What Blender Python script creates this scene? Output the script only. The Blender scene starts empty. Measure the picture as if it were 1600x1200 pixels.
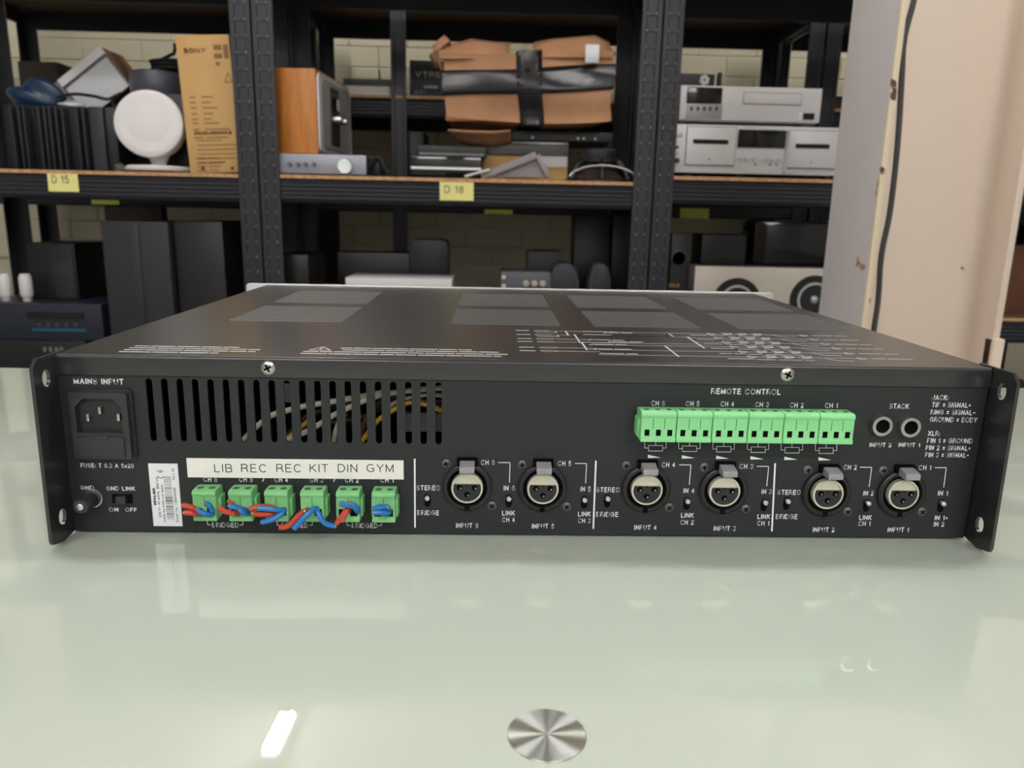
import bpy, bmesh, math, random
from mathutils import Vector, Matrix
R = math.radians
random.seed(7)
S = bpy.context.scene
COL = S.collection

# ------------------------------------------------------------------ camera
CAM = Vector((-0.0198946, -0.3508555, 0.1563894))
YAW, PITCH, ROLL, FPX = 0.0307277, 0.2232706, 0.0208607, 1183.21
FW = Vector((math.sin(YAW)*math.cos(PITCH), math.cos(YAW)*math.cos(PITCH), -math.sin(PITCH)))
_r0 = Vector((math.cos(YAW), -math.sin(YAW), 0)); _u0 = _r0.cross(FW)
RT = _r0*math.cos(ROLL) + _u0*math.sin(ROLL)
UP = -_r0*math.sin(ROLL) + _u0*math.cos(ROLL)
cam = bpy.data.cameras.new('camera'); camo = bpy.data.objects.new('camera', cam); COL.objects.link(camo)
cam.sensor_width = 36; cam.lens = FPX/1600*36; cam.clip_start = 0.01
m3 = Matrix((RT, UP, -FW)).transposed()
camo.matrix_world = Matrix.Translation(CAM) @ m3.to_4x4()
cam.dof.use_dof = True; cam.dof.focus_distance = 0.37; cam.dof.aperture_fstop = 17
S.camera = camo

# ------------------------------------------------------------------ world, exposure
w = bpy.data.worlds.new('world'); S.world = w; w.use_nodes = True
w.node_tree.nodes['Background'].inputs[0].default_value = (0.9, 0.95, 1.0, 1)
w.node_tree.nodes['Background'].inputs[1].default_value = 0.05
S.view_settings.view_transform = 'Standard'; S.view_settings.look = 'None'
S.view_settings.exposure = 0.0; S.view_settings.gamma = 1.0; S.view_settings.use_curve_mapping = False
LAMP = 22.0          # emission of the aisle battens
LAMPF = 34.0         # emission of the battens in the front of the room
TUBE = 210.0         # emission of the bare short tubes, the one behind the column being added

# ------------------------------------------------------------------ helpers
def ray(x, y): return FW + RT*((x-800)/FPX) - UP*((y-600)/FPX)
def W(x, y, Y):                       # point on the upright plane Y (metres)
    d = ray(x, y); return CAM + d*((Y-CAM.y)/d.y)
def WZ(x, y, Z):
    d = ray(x, y); return CAM + d*((Z-CAM.z)/d.z)
def P(x, y, Y=0.0):                   # millimetres on the amplifier's rear panel
    p = W(x, y, Y/1000)*1000; return p.x, p.z
def lin(c): 
    c = c/255; return c/12.92 if c <= 0.04045 else ((c+0.055)/1.055)**2.4
def rgb(*c): return (lin(c[0]), lin(c[1]), lin(c[2]), 1)

def mat(name, c, rough=0.5, metal=0.0, spec=0.5, bump=0.0, bscale=200, var=0.0, vscale=8, coat=0.0, emit=None, trans=0.0, c2=None, stretch=None, alpha=1.0):
    m = bpy.data.materials.new(name); m.use_nodes = True
    nt = m.node_tree; b = nt.nodes['Principled BSDF']
    b.inputs['Base Color'].default_value = rgb(*c)
    b.inputs['Roughness'].default_value = rough; b.inputs['Metallic'].default_value = metal
    b.inputs['Specular IOR Level'].default_value = spec
    b.inputs['Coat Weight'].default_value = coat; b.inputs['Coat Roughness'].default_value = 0.03
    b.inputs['Transmission Weight'].default_value = trans
    b.inputs['Alpha'].default_value = alpha
    if emit:
        b.inputs['Emission Color'].default_value = rgb(*c); b.inputs['Emission Strength'].default_value = emit
    if var or bump or c2:
        tc = nt.nodes.new('ShaderNodeTexCoord'); mp = nt.nodes.new('ShaderNodeMapping')
        nt.links.new(tc.outputs['Object'], mp.inputs['Vector'])
        if stretch: mp.inputs['Scale'].default_value = stretch
    if var or c2:
        n = nt.nodes.new('ShaderNodeTexNoise'); n.inputs['Scale'].default_value = vscale; n.inputs['Detail'].default_value = 5
        nt.links.new(mp.outputs['Vector'], n.inputs['Vector'])
        rp = nt.nodes.new('ShaderNodeValToRGB')
        a = rgb(*c)
        if c2: lo, hi = rgb(*c2), a
        else: lo, hi = [max(0, v*(1-var)) for v in a[:3]]+[1], [min(1, v*(1+var)) for v in a[:3]]+[1]
        rp.color_ramp.elements[0].color = lo; rp.color_ramp.elements[1].color = hi
        rp.color_ramp.elements[0].position = 0.35; rp.color_ramp.elements[1].position = 0.65
        nt.links.new(n.outputs['Fac'], rp.inputs['Fac']); nt.links.new(rp.outputs['Color'], b.inputs['Base Color'])
    if bump:
        n2 = nt.nodes.new('ShaderNodeTexNoise'); n2.inputs['Scale'].default_value = bscale; n2.inputs['Detail'].default_value = 3
        nt.links.new(mp.outputs['Vector'], n2.inputs['Vector'])
        bp = nt.nodes.new('ShaderNodeBump'); bp.inputs['Strength'].default_value = bump; bp.inputs['Distance'].default_value = 0.001
        nt.links.new(n2.outputs['Fac'], bp.inputs['Height']); nt.links.new(bp.outputs['Normal'], b.inputs['Normal'])
    return m

class MB:
    def __init__(s, k=1.0, M=None):
        s.bm = bmesh.new(); s.k = k; s.M = M
    def v(s, p):
        p = Vector(p)*s.k
        if s.M is not None: p = s.M @ p
        return s.bm.verts.new(p)
    def face(s, vs):
        try: return s.bm.faces.new(vs)
        except ValueError: return None
    def box(s, x0, y0, z0, x1, y1, z1, M=None):
        c = [(x, y, z) for z in (z0, z1) for y in (y0, y1) for x in (x0, x1)]
        if M is not None: c = [M @ Vector(q) for q in c]
        a = [s.v(q) for q in c]
        for f in ((0,2,3,1), (4,5,7,6), (0,1,5,4), (2,6,7,3), (0,4,6,2), (1,3,7,5)): s.face([a[i] for i in f])
        return s
    def rings(s, rings, cap0=True, cap1=True, close=True):
        R_ = [[s.v(p) for p in r] for r in rings]
        for a, b in zip(R_, R_[1:]):
            n = len(a)
            for i in range(n if close else n-1): s.face([a[i], a[(i+1) % n], b[(i+1) % n], b[i]])
        if cap0: s.face(list(reversed(R_[0])))
        if cap1: s.face(R_[-1])
        return s
    def lathe(s, prof, o, d, n=28, cap0=True, cap1=True, sx=1.0):
        d = Vector(d).normalized(); a = d.orthogonal().normalized(); b = d.cross(a); o = Vector(o)
        return s.rings([[o + d*h + (a*math.cos(t)*sx + b*math.sin(t))*r for t in (2*math.pi*i/n for i in range(n))] for r, h in prof], cap0, cap1)
    def cyl(s, p0, p1, r, r1=None, n=20):
        p0, p1 = Vector(p0), Vector(p1); L = (p1-p0).length
        return s.lathe([(r, 0), (r if r1 is None else r1, L)], p0, p1-p0, n)
    def tube(s, pts, r, n=8, sm=4):
        pts = [Vector(p) for p in pts]
        if sm > 1 and len(pts) > 2:
            out = []
            for i in range(len(pts)-1):
                p0 = pts[max(i-1, 0)]; p1 = pts[i]; p2 = pts[i+1]; p3 = pts[min(i+2, len(pts)-1)]
                for j in range(sm):
                    t = j/sm
                    out.append(0.5*((2*p1)+(p2-p0)*t+(2*p0-5*p1+4*p2-p3)*t*t+(3*p1-p0-3*p2+p3)*t**3))
            out.append(pts[-1]); pts = out
        rings = []; a = None
        for i, p in enumerate(pts):
            d = (pts[min(i+1, len(pts)-1)]-pts[max(i-1, 0)]).normalized()
            if a is None: a = d.orthogonal().normalized()
            else: a = (a - d*a.dot(d)).normalized()
            b = d.cross(a)
            rings.append([p + (a*math.cos(2*math.pi*k/n)+b*math.sin(2*math.pi*k/n))*r for k in range(n)])
        return s.rings(rings)
    def prism(s, poly, ax, a0, a1):
        f = {'x': lambda p, h: (h, p[0], p[1]), 'y': lambda p, h: (p[0], h, p[1]), 'z': lambda p, h: (p[0], p[1], h)}[ax]
        return s.rings([[f(p, a0) for p in poly], [f(p, a1) for p in poly]])
    def ball(s, c, r, n=16, sc=(1, 1, 1)):
        c = Vector(c); rings = []
        for i in range(1, n//2):
            t = math.pi*i/(n//2)
            rings.append([c + Vector((math.sin(t)*math.cos(u)*sc[0], math.sin(t)*math.sin(u)*sc[1], math.cos(t)*sc[2]))*r for u in (2*math.pi*k/n for k in range(n))])
        return s.rings(rings)
    def mesh(s, me, f):                # add another mesh through a point function
        vs = [s.v(f(v.co)) for v in me.vertices]
        for p in me.polygons: s.face([vs[i] for i in p.vertices])
        return s
    def build(s, name, m, parent=None, bevel=0.0, seg=2, smooth=True, ang=35):
        bm = s.bm
        bmesh.ops.recalc_face_normals(bm, faces=bm.faces)
        off = worldloc(parent) if parent else Vector()
        org = off
        if not parent and bm.verts:
            xs = [v.co for v in bm.verts]
            org = Vector(((min(c.x for c in xs)+max(c.x for c in xs))/2, (min(c.y for c in xs)+max(c.y for c in xs))/2, min(c.z for c in xs)))
        for v in bm.verts: v.co -= org
        if bevel:
            es = [e for e in bm.edges if len(e.link_faces) == 2 and e.calc_face_angle(0) > R(ang)]
            bmesh.ops.bevel(bm, geom=es, offset=bevel*s.k, segments=seg, affect='EDGES', profile=0.6, clamp_overlap=True)
        if smooth:
            for f in bm.faces: f.smooth = True
            for e in bm.edges:
                if len(e.link_faces) == 2 and e.calc_face_angle(0) > R(ang): e.smooth = False
        me = bpy.data.meshes.new(name); bm.to_mesh(me); bm.free()
        me.materials.append(m)
        o = bpy.data.objects.new(name, me); COL.objects.link(o)
        if parent: o.parent = parent
        else: o.location = org
        return o

def worldloc(o):
    p = Vector()
    while o: p = p + o.location; o = o.parent
    return p
def tag(o, label, cat, group=None):
    o['label'] = label; o['category'] = cat
    if group: o['group'] = group
    return o
def thing(name, label, cat, loc, group=None):
    o = bpy.data.objects.new(name, None); COL.objects.link(o); o.location = loc; o.empty_display_size = 0.05
    return tag(o, label, cat, group)
def struct(o): o['kind'] = 'structure'; return o
def stuff(o): o['kind'] = 'stuff'; return o
def kids(o): return [c for c in COL.objects if c.parent is o]
def dup(o, parent, d):
    c = o.copy(); COL.objects.link(c); c.parent = parent; c.location = Vector(o.location)+Vector(d)
    for ch in kids(o):
        e = ch.copy(); COL.objects.link(e); e.parent = c
    return c

def curve_mesh(cu):
    o = bpy.data.objects.new('tmp', cu); me = o.to_mesh()
    out = ([v.co.copy() for v in me.vertices], [tuple(p.vertices) for p in me.polygons])
    o.to_mesh_clear(); bpy.data.objects.remove(o); bpy.data.curves.remove(cu)
    return out
def add_data(mb, data, f):
    vs = [mb.v(f(c)) for c in data[0]]
    for p in data[1]: mb.face([vs[i] for i in p])
def plate(mb, outer, holes, f, th):    # flat plate with real holes; f maps (u, v, w in 0..th) to a point
    cu = bpy.data.curves.new('c', 'CURVE'); cu.dimensions = '2D'; cu.fill_mode = 'BOTH'; cu.extrude = 0.5
    for poly in [outer]+holes:
        sp = cu.splines.new('POLY'); sp.points.add(len(poly)-1)
        for q, p in zip(sp.points, poly): q.co = (p[0], p[1], 0, 1)
        sp.use_cyclic_u = True
    vs, fs = curve_mesh(cu)
    b2 = bmesh.new(); bv = [b2.verts.new(c) for c in vs]
    for p in fs:
        try: b2.faces.new([bv[i] for i in p])
        except ValueError: pass
    bmesh.ops.remove_doubles(b2, verts=b2.verts, dist=1e-5)
    b2.verts.index_update()
    data = ([v.co.copy() for v in b2.verts], [tuple(v.index for v in fc.verts) for fc in b2.faces]); b2.free()
    add_data(mb, data, lambda c: f(c.x, c.y, (c.z+0.5)*th))
_tc = {}
def text_data(s, bold):
    if (s, bold) in _tc: return _tc[(s, bold)]
    cu = bpy.data.curves.new('t', 'FONT'); cu.body = s; cu.extrude = 0.5; cu.offset = bold; cu.resolution_u = 3
    vs, fs = curve_mesh(cu)
    x0 = min(c.x for c in vs); x1 = max(c.x for c in vs)
    _tc[(s, bold)] = (vs, fs, x0, x1); return _tc[(s, bold)]
def text(mb, s, x0, x1, zc, h, f, th=0.08, bold=0.012, fit='w'):
    vs, fs, a, b = text_data(s, bold)
    hv = text_data('H', bold)[0]; H = max(c.y for c in hv)-min(c.y for c in hv)
    kx = (x1-x0)/(b-a); ky = h/H
    add_data(mb, (vs, fs), lambda c: f(x0+(c.x-a)*kx, zc-h/2+c.y*ky, (0.5-c.z)*th))
def arc(cx, cy, r, a0, a1, n): return [(cx+r*math.cos(R(a0+(a1-a0)*i/n)), cy+r*math.sin(R(a0+(a1-a0)*i/n))) for i in range(n+1)]
def slot(cx, cy, wd, ht, n=6):
    r = wd/2; return arc(cx, cy+ht/2-r, r, 0, 180, n)+arc(cx, cy-ht/2+r, r, 180, 360, n)
def rrect(x0, y0, x1, y1, r, n=4):
    return arc(x1-r, y1-r, r, 0, 90, n)+arc(x0+r, y1-r, r, 90, 180, n)+arc(x0+r, y0+r, r, 180, 270, n)+arc(x1-r, y0+r, r, 270, 360, n)
def circ(cx, cy, r, n=16): return [(cx+r*math.cos(2*math.pi*i/n), cy+r*math.sin(2*math.pi*i/n)) for i in range(n)]

# stroke lettering in the manner of a plain grotesque: polylines on a grid of cap height 1
def _a(cx, cy, rx, ry, a0, a1, n=8): return [(cx+rx*math.cos(R(a0+(a1-a0)*i/n)), cy+ry*math.sin(R(a0+(a1-a0)*i/n))) for i in range(n+1)]
GL = {
 'A': (.74, [[(0, 0), (.37, 1), (.74, 0)], [(.13, .33), (.61, .33)]]),
 'B': (.64, [[(0, .52), (.4, .52)]+_a(.4, .26, .24, .26, 90, -90)+[(0, 0), (0, 1), (.37, 1)]+_a(.37, .76, .22, .24, 90, -90)]),
 'C': (.76, [_a(.38, .5, .38, .5, 42, 318, 14)]),
 'D': (.70, [[(0, 0), (0, 1), (.3, 1)]+_a(.3, .5, .40, .5, 90, -90, 10)+[(0, 0)]]),
 'E': (.58, [[(.58, 0), (0, 0), (0, 1), (.56, 1)], [(0, .52), (.5, .52)]]),
 'F': (.54, [[(0, 0), (0, 1), (.54, 1)], [(0, .5), (.46, .5)]]),
 'G': (.78, [_a(.39, .5, .39, .5, 45, 318, 14)+[(.76, .1), (.76, .46), (.42, .46)]]),
 'H': (.66, [[(0, 0), (0, 1)], [(.66, 0), (.66, 1)], [(0, .52), (.66, .52)]]),
 'I': (.0, [[(0, 0), (0, 1)]]),
 'J': (.48, [[(.48, 1), (.48, .24)]+_a(.24, .24, .24, .24, 0, -180)+[(0, .32)]]),
 'K': (.66, [[(0, 0), (0, 1)], [(.62, 1), (0, .38)], [(.22, .58), (.66, 0)]]),
 'L': (.52, [[(0, 1), (0, 0), (.52, 0)]]),
 'M': (.78, [[(0, 0), (0, 1), (.39, .08), (.78, 1), (.78, 0)]]),
 'N': (.66, [[(0, 0), (0, 1), (.66, 0), (.66, 1)]]),
 'O': (.80, [_a(.4, .5, .4, .5, 0, 360, 18)]),
 'P': (.60, [[(0, 0), (0, 1), (.34, 1)]+_a(.34, .73, .26, .27, 90, -90)+[(0, .46)]]),
 'R': (.66, [[(0, 0), (0, 1), (.36, 1)]+_a(.36, .75, .26, .25, 90, -90)+[(0, .5)], [(.36, .5), (.55, .42), (.6, .2), (.66, 0)]]),
 'S': (.62, [_a(.31, .75, .28, .25, 25, 200, 8)+[(.14, .57), (.48, .45)]+_a(.31, .26, .31, .26, 30, -160, 8)]),
 'T': (.64, [[(0, 1), (.64, 1)], [(.32, 0), (.32, 1)]]),
 'U': (.66, [[(0, 1), (0, .34)]+_a(.33, .34, .33, .34, 180, 360, 10)+[(.66, 1)]]),
 'V': (.70, [[(0, 1), (.35, 0), (.70, 1)]]),
 'X': (.68, [[(0, 0), (.68, 1)], [(0, 1), (.68, 0)]]),
 'Y': (.70, [[(0, 1), (.35, .44), (.70, 1)], [(.35, .44), (.35, 0)]]),
 '0': (.56, [_a(.28, .5, .28, .5, 0, 360, 14)]),
 '1': (.26, [[(0, .74), (.14, .8), (.24, 1), (.24, 0)]]),
 '2': (.56, [_a(.28, .72, .27, .28, 170, -35, 8)+[(0, .06), (0, 0), (.56, 0)]]),
 '3': (.56, [_a(.27, .75, .25, .25, 160, -90, 8), _a(.27, .26, .28, .26, 90, -160, 8)]),
 '4': (.58, [[(.42, 0), (.42, 1), (0, .3), (.58, .3)]]),
 '5': (.56, [[(.5, 1), (.1, 1), (.04, .5)]+_a(.27, .32, .28, .32, 130, -155, 9)]),
 '6': (.56, [_a(.28, .31, .28, .31, 0, 360, 12), _a(.3, .6, .3, .4, 50, 180, 6)+[(0, .3)]]),
 '7': (.54, [[(0, 1), (.54, 1), (.2, 0)]]),
 '8': (.56, [_a(.28, .76, .24, .24, 0, 360, 12), _a(.28, .26, .28, .26, 0, 360, 12)]),
 '9': (.56, [_a(.28, .69, .28, .31, 0, 360, 12), _a(.26, .4, .3, .4, 230, 360, 6)+[(.56, .7)]]),
 'x': (.44, [[(0, 0), (.44, .62)], [(0, .62), (.44, 0)]]),
 'm': (.8, [[(0, 0), (0, .66)], [(0, .5), (.2, .66), (.4, .5), (.4, 0)], [(.4, .5), (.6, .66), (.8, .5), (.8, 0)]]),
 's': (.4, [[(.4, .56), (.2, .66), (.04, .52), (.36, .2), (.2, 0), (0, .1)]]),
 ':': (.0, [[(0, .08), (0, .1)], [(0, .55), (0, .57)]]), '.': (.0, [[(0, .04), (0, .06)]]),
 '=': (.4, [[(0, .24), (.42, .24)], [(0, .66), (.42, .66)]]), '+': (.42, [[(0, .45), (.42, .45)], [(.21, .24), (.21, .66)]]),
 '-': (.42, [[(0, .45), (.42, .45)]]), ' ': (.24, []),
}
def stext(mb, s, x0, x1, zc, h, f, th=0.1, wt=0.15, gap=0.30):
    segs = []; x = 0
    for ch in s:
        wd, st = GL[ch]
        for pl in st: segs.append([(x+p[0], p[1]*(1-wt)+wt/2) for p in pl])
        x += wd+gap+wt*0.4
    xs = [p[0] for pl in segs for p in pl]; a, b = min(xs)-wt/2, max(xs)+wt/2
    kx = (x1-x0)/(b-a); hw = wt/2
    for pl in segs:
        for p, q in zip(pl, pl[1:]):
            L = math.hypot(q[0]-p[0], q[1]-p[1])
            if L < 1e-6: continue
            dx, dz = (q[0]-p[0])/L*hw, (q[1]-p[1])/L*hw
            e = 0.5
            c4 = [(p[0]-dx*e-dz, p[1]-dz*e+dx), (p[0]-dx*e+dz, p[1]-dz*e-dx), (q[0]+dx*e+dz, q[1]+dz*e-dx), (q[0]+dx*e-dz, q[1]+dz*e+dx)]
            r = [mb.v(f(x0+(u-a)*kx, zc-h/2+v*h, 0)) for u, v in c4] + [mb.v(f(x0+(u-a)*kx, zc-h/2+v*h, th)) for u, v in c4]
            mb.face(r[:4]); mb.face(r[7:3:-1])
            for i in range(4): mb.face([r[i], r[4+i], r[4+(i+1) % 4], r[(i+1) % 4]])

# ------------------------------------------------------------------ materials
M = {}
M['coat'] = mat('black_powder_coat', (40, 40, 42), 0.27, spec=0.8, bump=0.05, bscale=2500)
M['louvre'] = mat('lit_black_louvre', (80, 80, 80), 0.55, spec=0.4)  # paler than the lid coat, imitating light caught on the slit edges
M['panel'] = mat('black_panel_paint', (39, 42, 43), 0.5, spec=0.4, bump=0.15, bscale=2200)
M['print'] = mat('white_silkscreen', (240, 240, 242), 0.6)
M['printgrey'] = mat('grey_silkscreen', (186, 186, 186), 0.6)
M['alu'] = mat('brushed_aluminium', (215, 215, 215), 0.3, 1.0)
M['steel'] = mat('nickel_steel', (190, 188, 184), 0.28, 1.0)
M['nickel'] = mat('cream_nickel', (222, 217, 198), 0.35, 0.35)
M['ballsteel'] = mat('bright_switch_tip', (215, 215, 216), 0.3, 0.4)
M['darkscrew'] = mat('black_oxide_screw', (92, 93, 96), 0.4, 0.4)
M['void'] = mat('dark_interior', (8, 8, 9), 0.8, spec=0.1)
M['plastic'] = mat('black_plastic', (30, 30, 32), 0.45)
M['plastic2'] = mat('dark_grey_plastic', (48, 48, 51), 0.45)
M['green'] = mat('green_terminal_plastic', (134, 204, 136), 0.4)
M['green2'] = mat('bright_green_terminal_plastic', (142, 220, 150), 0.4)
M['red'] = mat('red_wire_insulation', (196, 70, 52), 0.4)
M['blue'] = mat('blue_wire_insulation', (38, 120, 190), 0.35)
M['copper'] = mat('bare_copper', (205, 130, 90), 0.35, 0.7)
M['insert'] = mat('xlr_insert_plastic', (36, 37, 39), 0.5)
M['tab'] = mat('grey_latch_plastic', (152, 150, 154), 0.45)
M['label'] = mat('white_label_paper', (242, 239, 232), 0.55, var=0.02, vscale=60)
M['sticker'] = mat('white_sticker', (236, 238, 241), 0.4)
M['ink'] = mat('black_ink', (40, 40, 42), 0.6)
M['inkgrey'] = mat('grey_ink', (95, 95, 98), 0.6)
M['creamwire'] = mat('cream_wire', (205, 195, 175), 0.5)
M['yellowwire'] = mat('yellow_wire', (205, 165, 40), 0.5)
M['brownwire'] = mat('brown_wire', (70, 50, 42), 0.5)
M['rack'] = mat('black_rack_steel', (39, 39, 45), 0.45, spec=0.5)
M['racklip'] = mat('lit_slot_edge', (200, 200, 205), 0.35, 0.3)  # pale grey stands in for light glinting on the slot edges
M['boardface'] = mat('brown_shaded_shelf_board', (92, 70, 54), 0.8, var=0.2, vscale=60)  # brown faces darkened in colour to imitate shade under the shelves
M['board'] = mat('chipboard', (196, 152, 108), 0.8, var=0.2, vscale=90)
M['cream'] = mat('cream_wall_paint', (220, 213, 188), 0.6, var=0.03, vscale=4)
M['ceil'] = mat('white_ceiling', (225, 222, 214), 0.8)
M['floor'] = mat('grey_floor', (120, 116, 110), 0.5, var=0.1)
M['room'] = mat('off_white_room_wall', (200, 200, 198), 0.8)
M['cardboard'] = mat('brown_cardboard', (182, 134, 98), 0.75, var=0.08, vscale=14)
M['tan'] = mat('tan_cardboard', (206, 164, 104), 0.7, var=0.05, vscale=10)
M['tape'] = mat('black_tape', (32, 32, 35), 0.22, bump=0.6, bscale=30)
M['wood'] = mat('orange_wood', (206, 134, 60), 0.4, c2=(180, 108, 40), vscale=9, stretch=(6, 6, 0.8))
M['brownwood'] = mat('brown_wood', (120, 74, 40), 0.45, var=0.25, vscale=12)
M['silver'] = mat('silver_paint', (196, 196, 200), 0.38, 0.35)
M['silver2'] = mat('warm_silver_paint', (205, 203, 204), 0.4, 0.2)
M['white'] = mat('white_plastic', (226, 222, 220), 0.4)
M['whitegrey'] = mat('pale_grey_plastic', (205, 206, 208), 0.4)
M['grey'] = mat('mid_grey_plastic', (112, 112, 116), 0.45)
M['greymetal'] = mat('grey_metal', (150, 148, 150), 0.4, 0.5)
M['black'] = mat('satin_black', (24, 24, 26), 0.4)
M['blackgloss'] = mat('gloss_black', (14, 14, 16), 0.08)
M['speaker'] = mat('charcoal_vinyl', (46, 46, 50), 0.5, spec=0.4)
M['rubber'] = mat('black_rubber', (20, 20, 21), 0.7)
M['bluebag'] = mat('dark_blue_plastic', (17, 46, 74), 0.35, bump=0.5, bscale=30)
M['clear'] = mat('clear_plastic_film', (200, 205, 208), 0.15, alpha=0.35)
M['smoke'] = mat('smoked_plastic', (92, 90, 88), 0.2)
M['note'] = mat('yellow_note_paper', (240, 234, 150), 0.7)
M['notegreen'] = mat('lime_note_paper', (208, 214, 96), 0.7)
M['bluelit'] = mat('blue_trim', (30, 84, 110), 0.3)
M['gold'] = mat('gold_print', (190, 150, 90), 0.4, 0.4)
M['cable'] = mat('grey_cable_sheath', (58, 58, 56), 0.5)
M['purple'] = mat('slate_plastic', (70, 72, 84), 0.35)
M['cone'] = mat('speaker_cone', (60, 44, 38), 0.6)

def chipped(name, c, spot, dens, sc):
    m = mat(name, c, 0.42, spec=0.45); nt = m.node_tree; b = nt.nodes['Principled BSDF']
    tc = nt.nodes.new('ShaderNodeTexCoord'); n = nt.nodes.new('ShaderNodeTexNoise'); n.inputs['Scale'].default_value = sc; n.inputs['Detail'].default_value = 4
    rp = nt.nodes.new('ShaderNodeValToRGB'); rp.color_ramp.elements[0].position = dens; rp.color_ramp.elements[1].position = dens+0.015
    rp.color_ramp.elements[0].color = rgb(*c); rp.color_ramp.elements[1].color = rgb(*spot)
    nt.links.new(tc.outputs['Object'], n.inputs['Vector']); nt.links.new(n.outputs['Fac'], rp.inputs['Fac']); nt.links.new(rp.outputs['Color'], b.inputs['Base Color'])
    n2 = nt.nodes.new('ShaderNodeTexNoise'); n2.inputs['Scale'].default_value = 18; bp = nt.nodes.new('ShaderNodeBump'); bp.inputs['Strength'].default_value = 0.25; bp.inputs['Distance'].default_value = 0.002
    nt.links.new(tc.outputs['Object'], n2.inputs['Vector']); nt.links.new(n2.outputs['Fac'], bp.inputs['Height']); nt.links.new(bp.outputs['Normal'], b.inputs['Normal'])
    return m
M['colweb'] = chipped('cream_column_paint', (230, 212, 194), (140, 100, 70), 0.74, 26)
M['colflange'] = chipped('cool_lit_column_paint', (212, 206, 206), (168, 130, 100), 0.70, 14)  # base greyed to imitate cooler light on this face; stain spots are its own
M['coledge'] = chipped('chipped_cream_edge_paint', (232, 216, 184), (90, 60, 40), 0.66, 40)

def glass_mat():
    m = mat('back_painted_pale_green_glass', (197, 206, 192), 0.008, spec=0.5, coat=0.0)
    b = m.node_tree.nodes['Principled BSDF']; b.inputs['IOR'].default_value = 1.5
    return m
M['glass'] = glass_mat()
M['glassedge'] = mat('green_glass_edge', (150, 186, 165), 0.1)
def spun():
    m = mat('spun_steel', (205, 209, 206), 0.38, 1.0); nt = m.node_tree; b = nt.nodes['Principled BSDF']
    b.inputs['Anisotropic'].default_value = 1.0; b.inputs['Anisotropic Rotation'].default_value = 0.25
    t = nt.nodes.new('ShaderNodeTangent'); t.direction_type = 'RADIAL'; t.axis = 'Z'
    nt.links.new(t.outputs['Tangent'], b.inputs['Tangent']); return m
M['spun'] = spun()

# ------------------------------------------------------------------ room
ZF, ZC, YB = -0.75, 1.85, 2.80
struct(MB().box(-3.3, -3.6, ZF-0.05, 3.3, YB+0.15, ZF).build('floor', M['floor']))
struct(MB().box(-3.3, -3.6, ZC, 3.3, YB+0.15, ZC+0.05).build('ceiling', M['ceil']))
struct(MB().box(-3.3, -3.6, ZF, -3.2, YB, ZC).build('wall_left', M['room']))
struct(MB().box(3.2, -3.6, ZF, 3.3, YB, ZC).build('wall_right', M['room']))
struct(MB().box(-3.2, -3.6, ZF, 3.2, -3.5, ZC).build('wall_front', M['room']))
wb = struct(MB().box(-3.2, YB+0.006, ZF, 3.2, YB+0.15, ZC).build('wall_back', M['cream']))
proto = None
for j in range(15):                      # painted brick courses where the shelves let one see them
    for i in range(19):
        x = -2.15 + i*0.225 + (0.1125 if j % 2 else 0); z = -0.06 + j*0.075
        if proto is None:
            proto = MB().box(-0.1115, -0.0005, -0.004, 0.1115, 0.05, 0.0695).build('brick', M['cream'], None, 0.002, 1)
            b = proto
        else:
            b = proto.copy(); COL.objects.link(b)
        b.parent = wb; b.location = Vector((x, YB+random.uniform(0.0045, 0.0055), z)) - wb.location

# ceiling tube lights
M['lamp'] = mat('lamp_diffuser', (252, 250, 249), 0.5, emit=LAMP)
M['lampf'] = mat('front_lamp_diffuser', (252, 250, 250), 0.5, emit=LAMPF)
M['tube'] = mat('bare_tube', (255, 252, 246), 0.5, emit=TUBE)
def tube_light(x0, y0, x1, y1, label, m='lamp'):
    t = thing('ceiling_light', label, 'light', ((x0+x1)/2, (y0+y1)/2, ZC), 'ceiling battens')
    MB().box(x0-0.01, y0-0.02, ZC-0.05, x1+0.01, y1+0.02, ZC).build('housing', M['white'], t, 0.004)
    MB().box(x0, y0, ZC-0.085, x1, y1, ZC-0.052).build('diffuser', M[m], t, 0.008)
tube_light(-0.895, 2.19, -0.835, 2.47, 'short ceiling tube above the rear shelving, left end', 'tube')
tube_light(1.49, 2.19, 1.55, 2.47, 'added short ceiling tube hidden behind the column to light the back wall', 'tube')  # unseen tube added to brighten the right part of the back wall
for x, y, lb in ((-1.1, 0.55, 'in the aisle behind the desk, left side'), (1.1, 0.55, 'in the aisle behind the desk, right side'), (-1.1, -1.9, 'in front of the desk, left side'), (1.1, -1.9, 'in front of the desk, right side'), (-1.1, -3.0, 'added by the front wall as fill, left side'), (1.1, -3.0, 'added by the front wall as fill, right side')):
    tube_light(x-0.65, y-0.07, x+0.65, y+0.07, 'long ceiling batten light ' + lb, 'lamp' if y > 0 else 'lampf')  # the pair by the front wall is added to brighten the amplifier's rear panel

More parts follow.
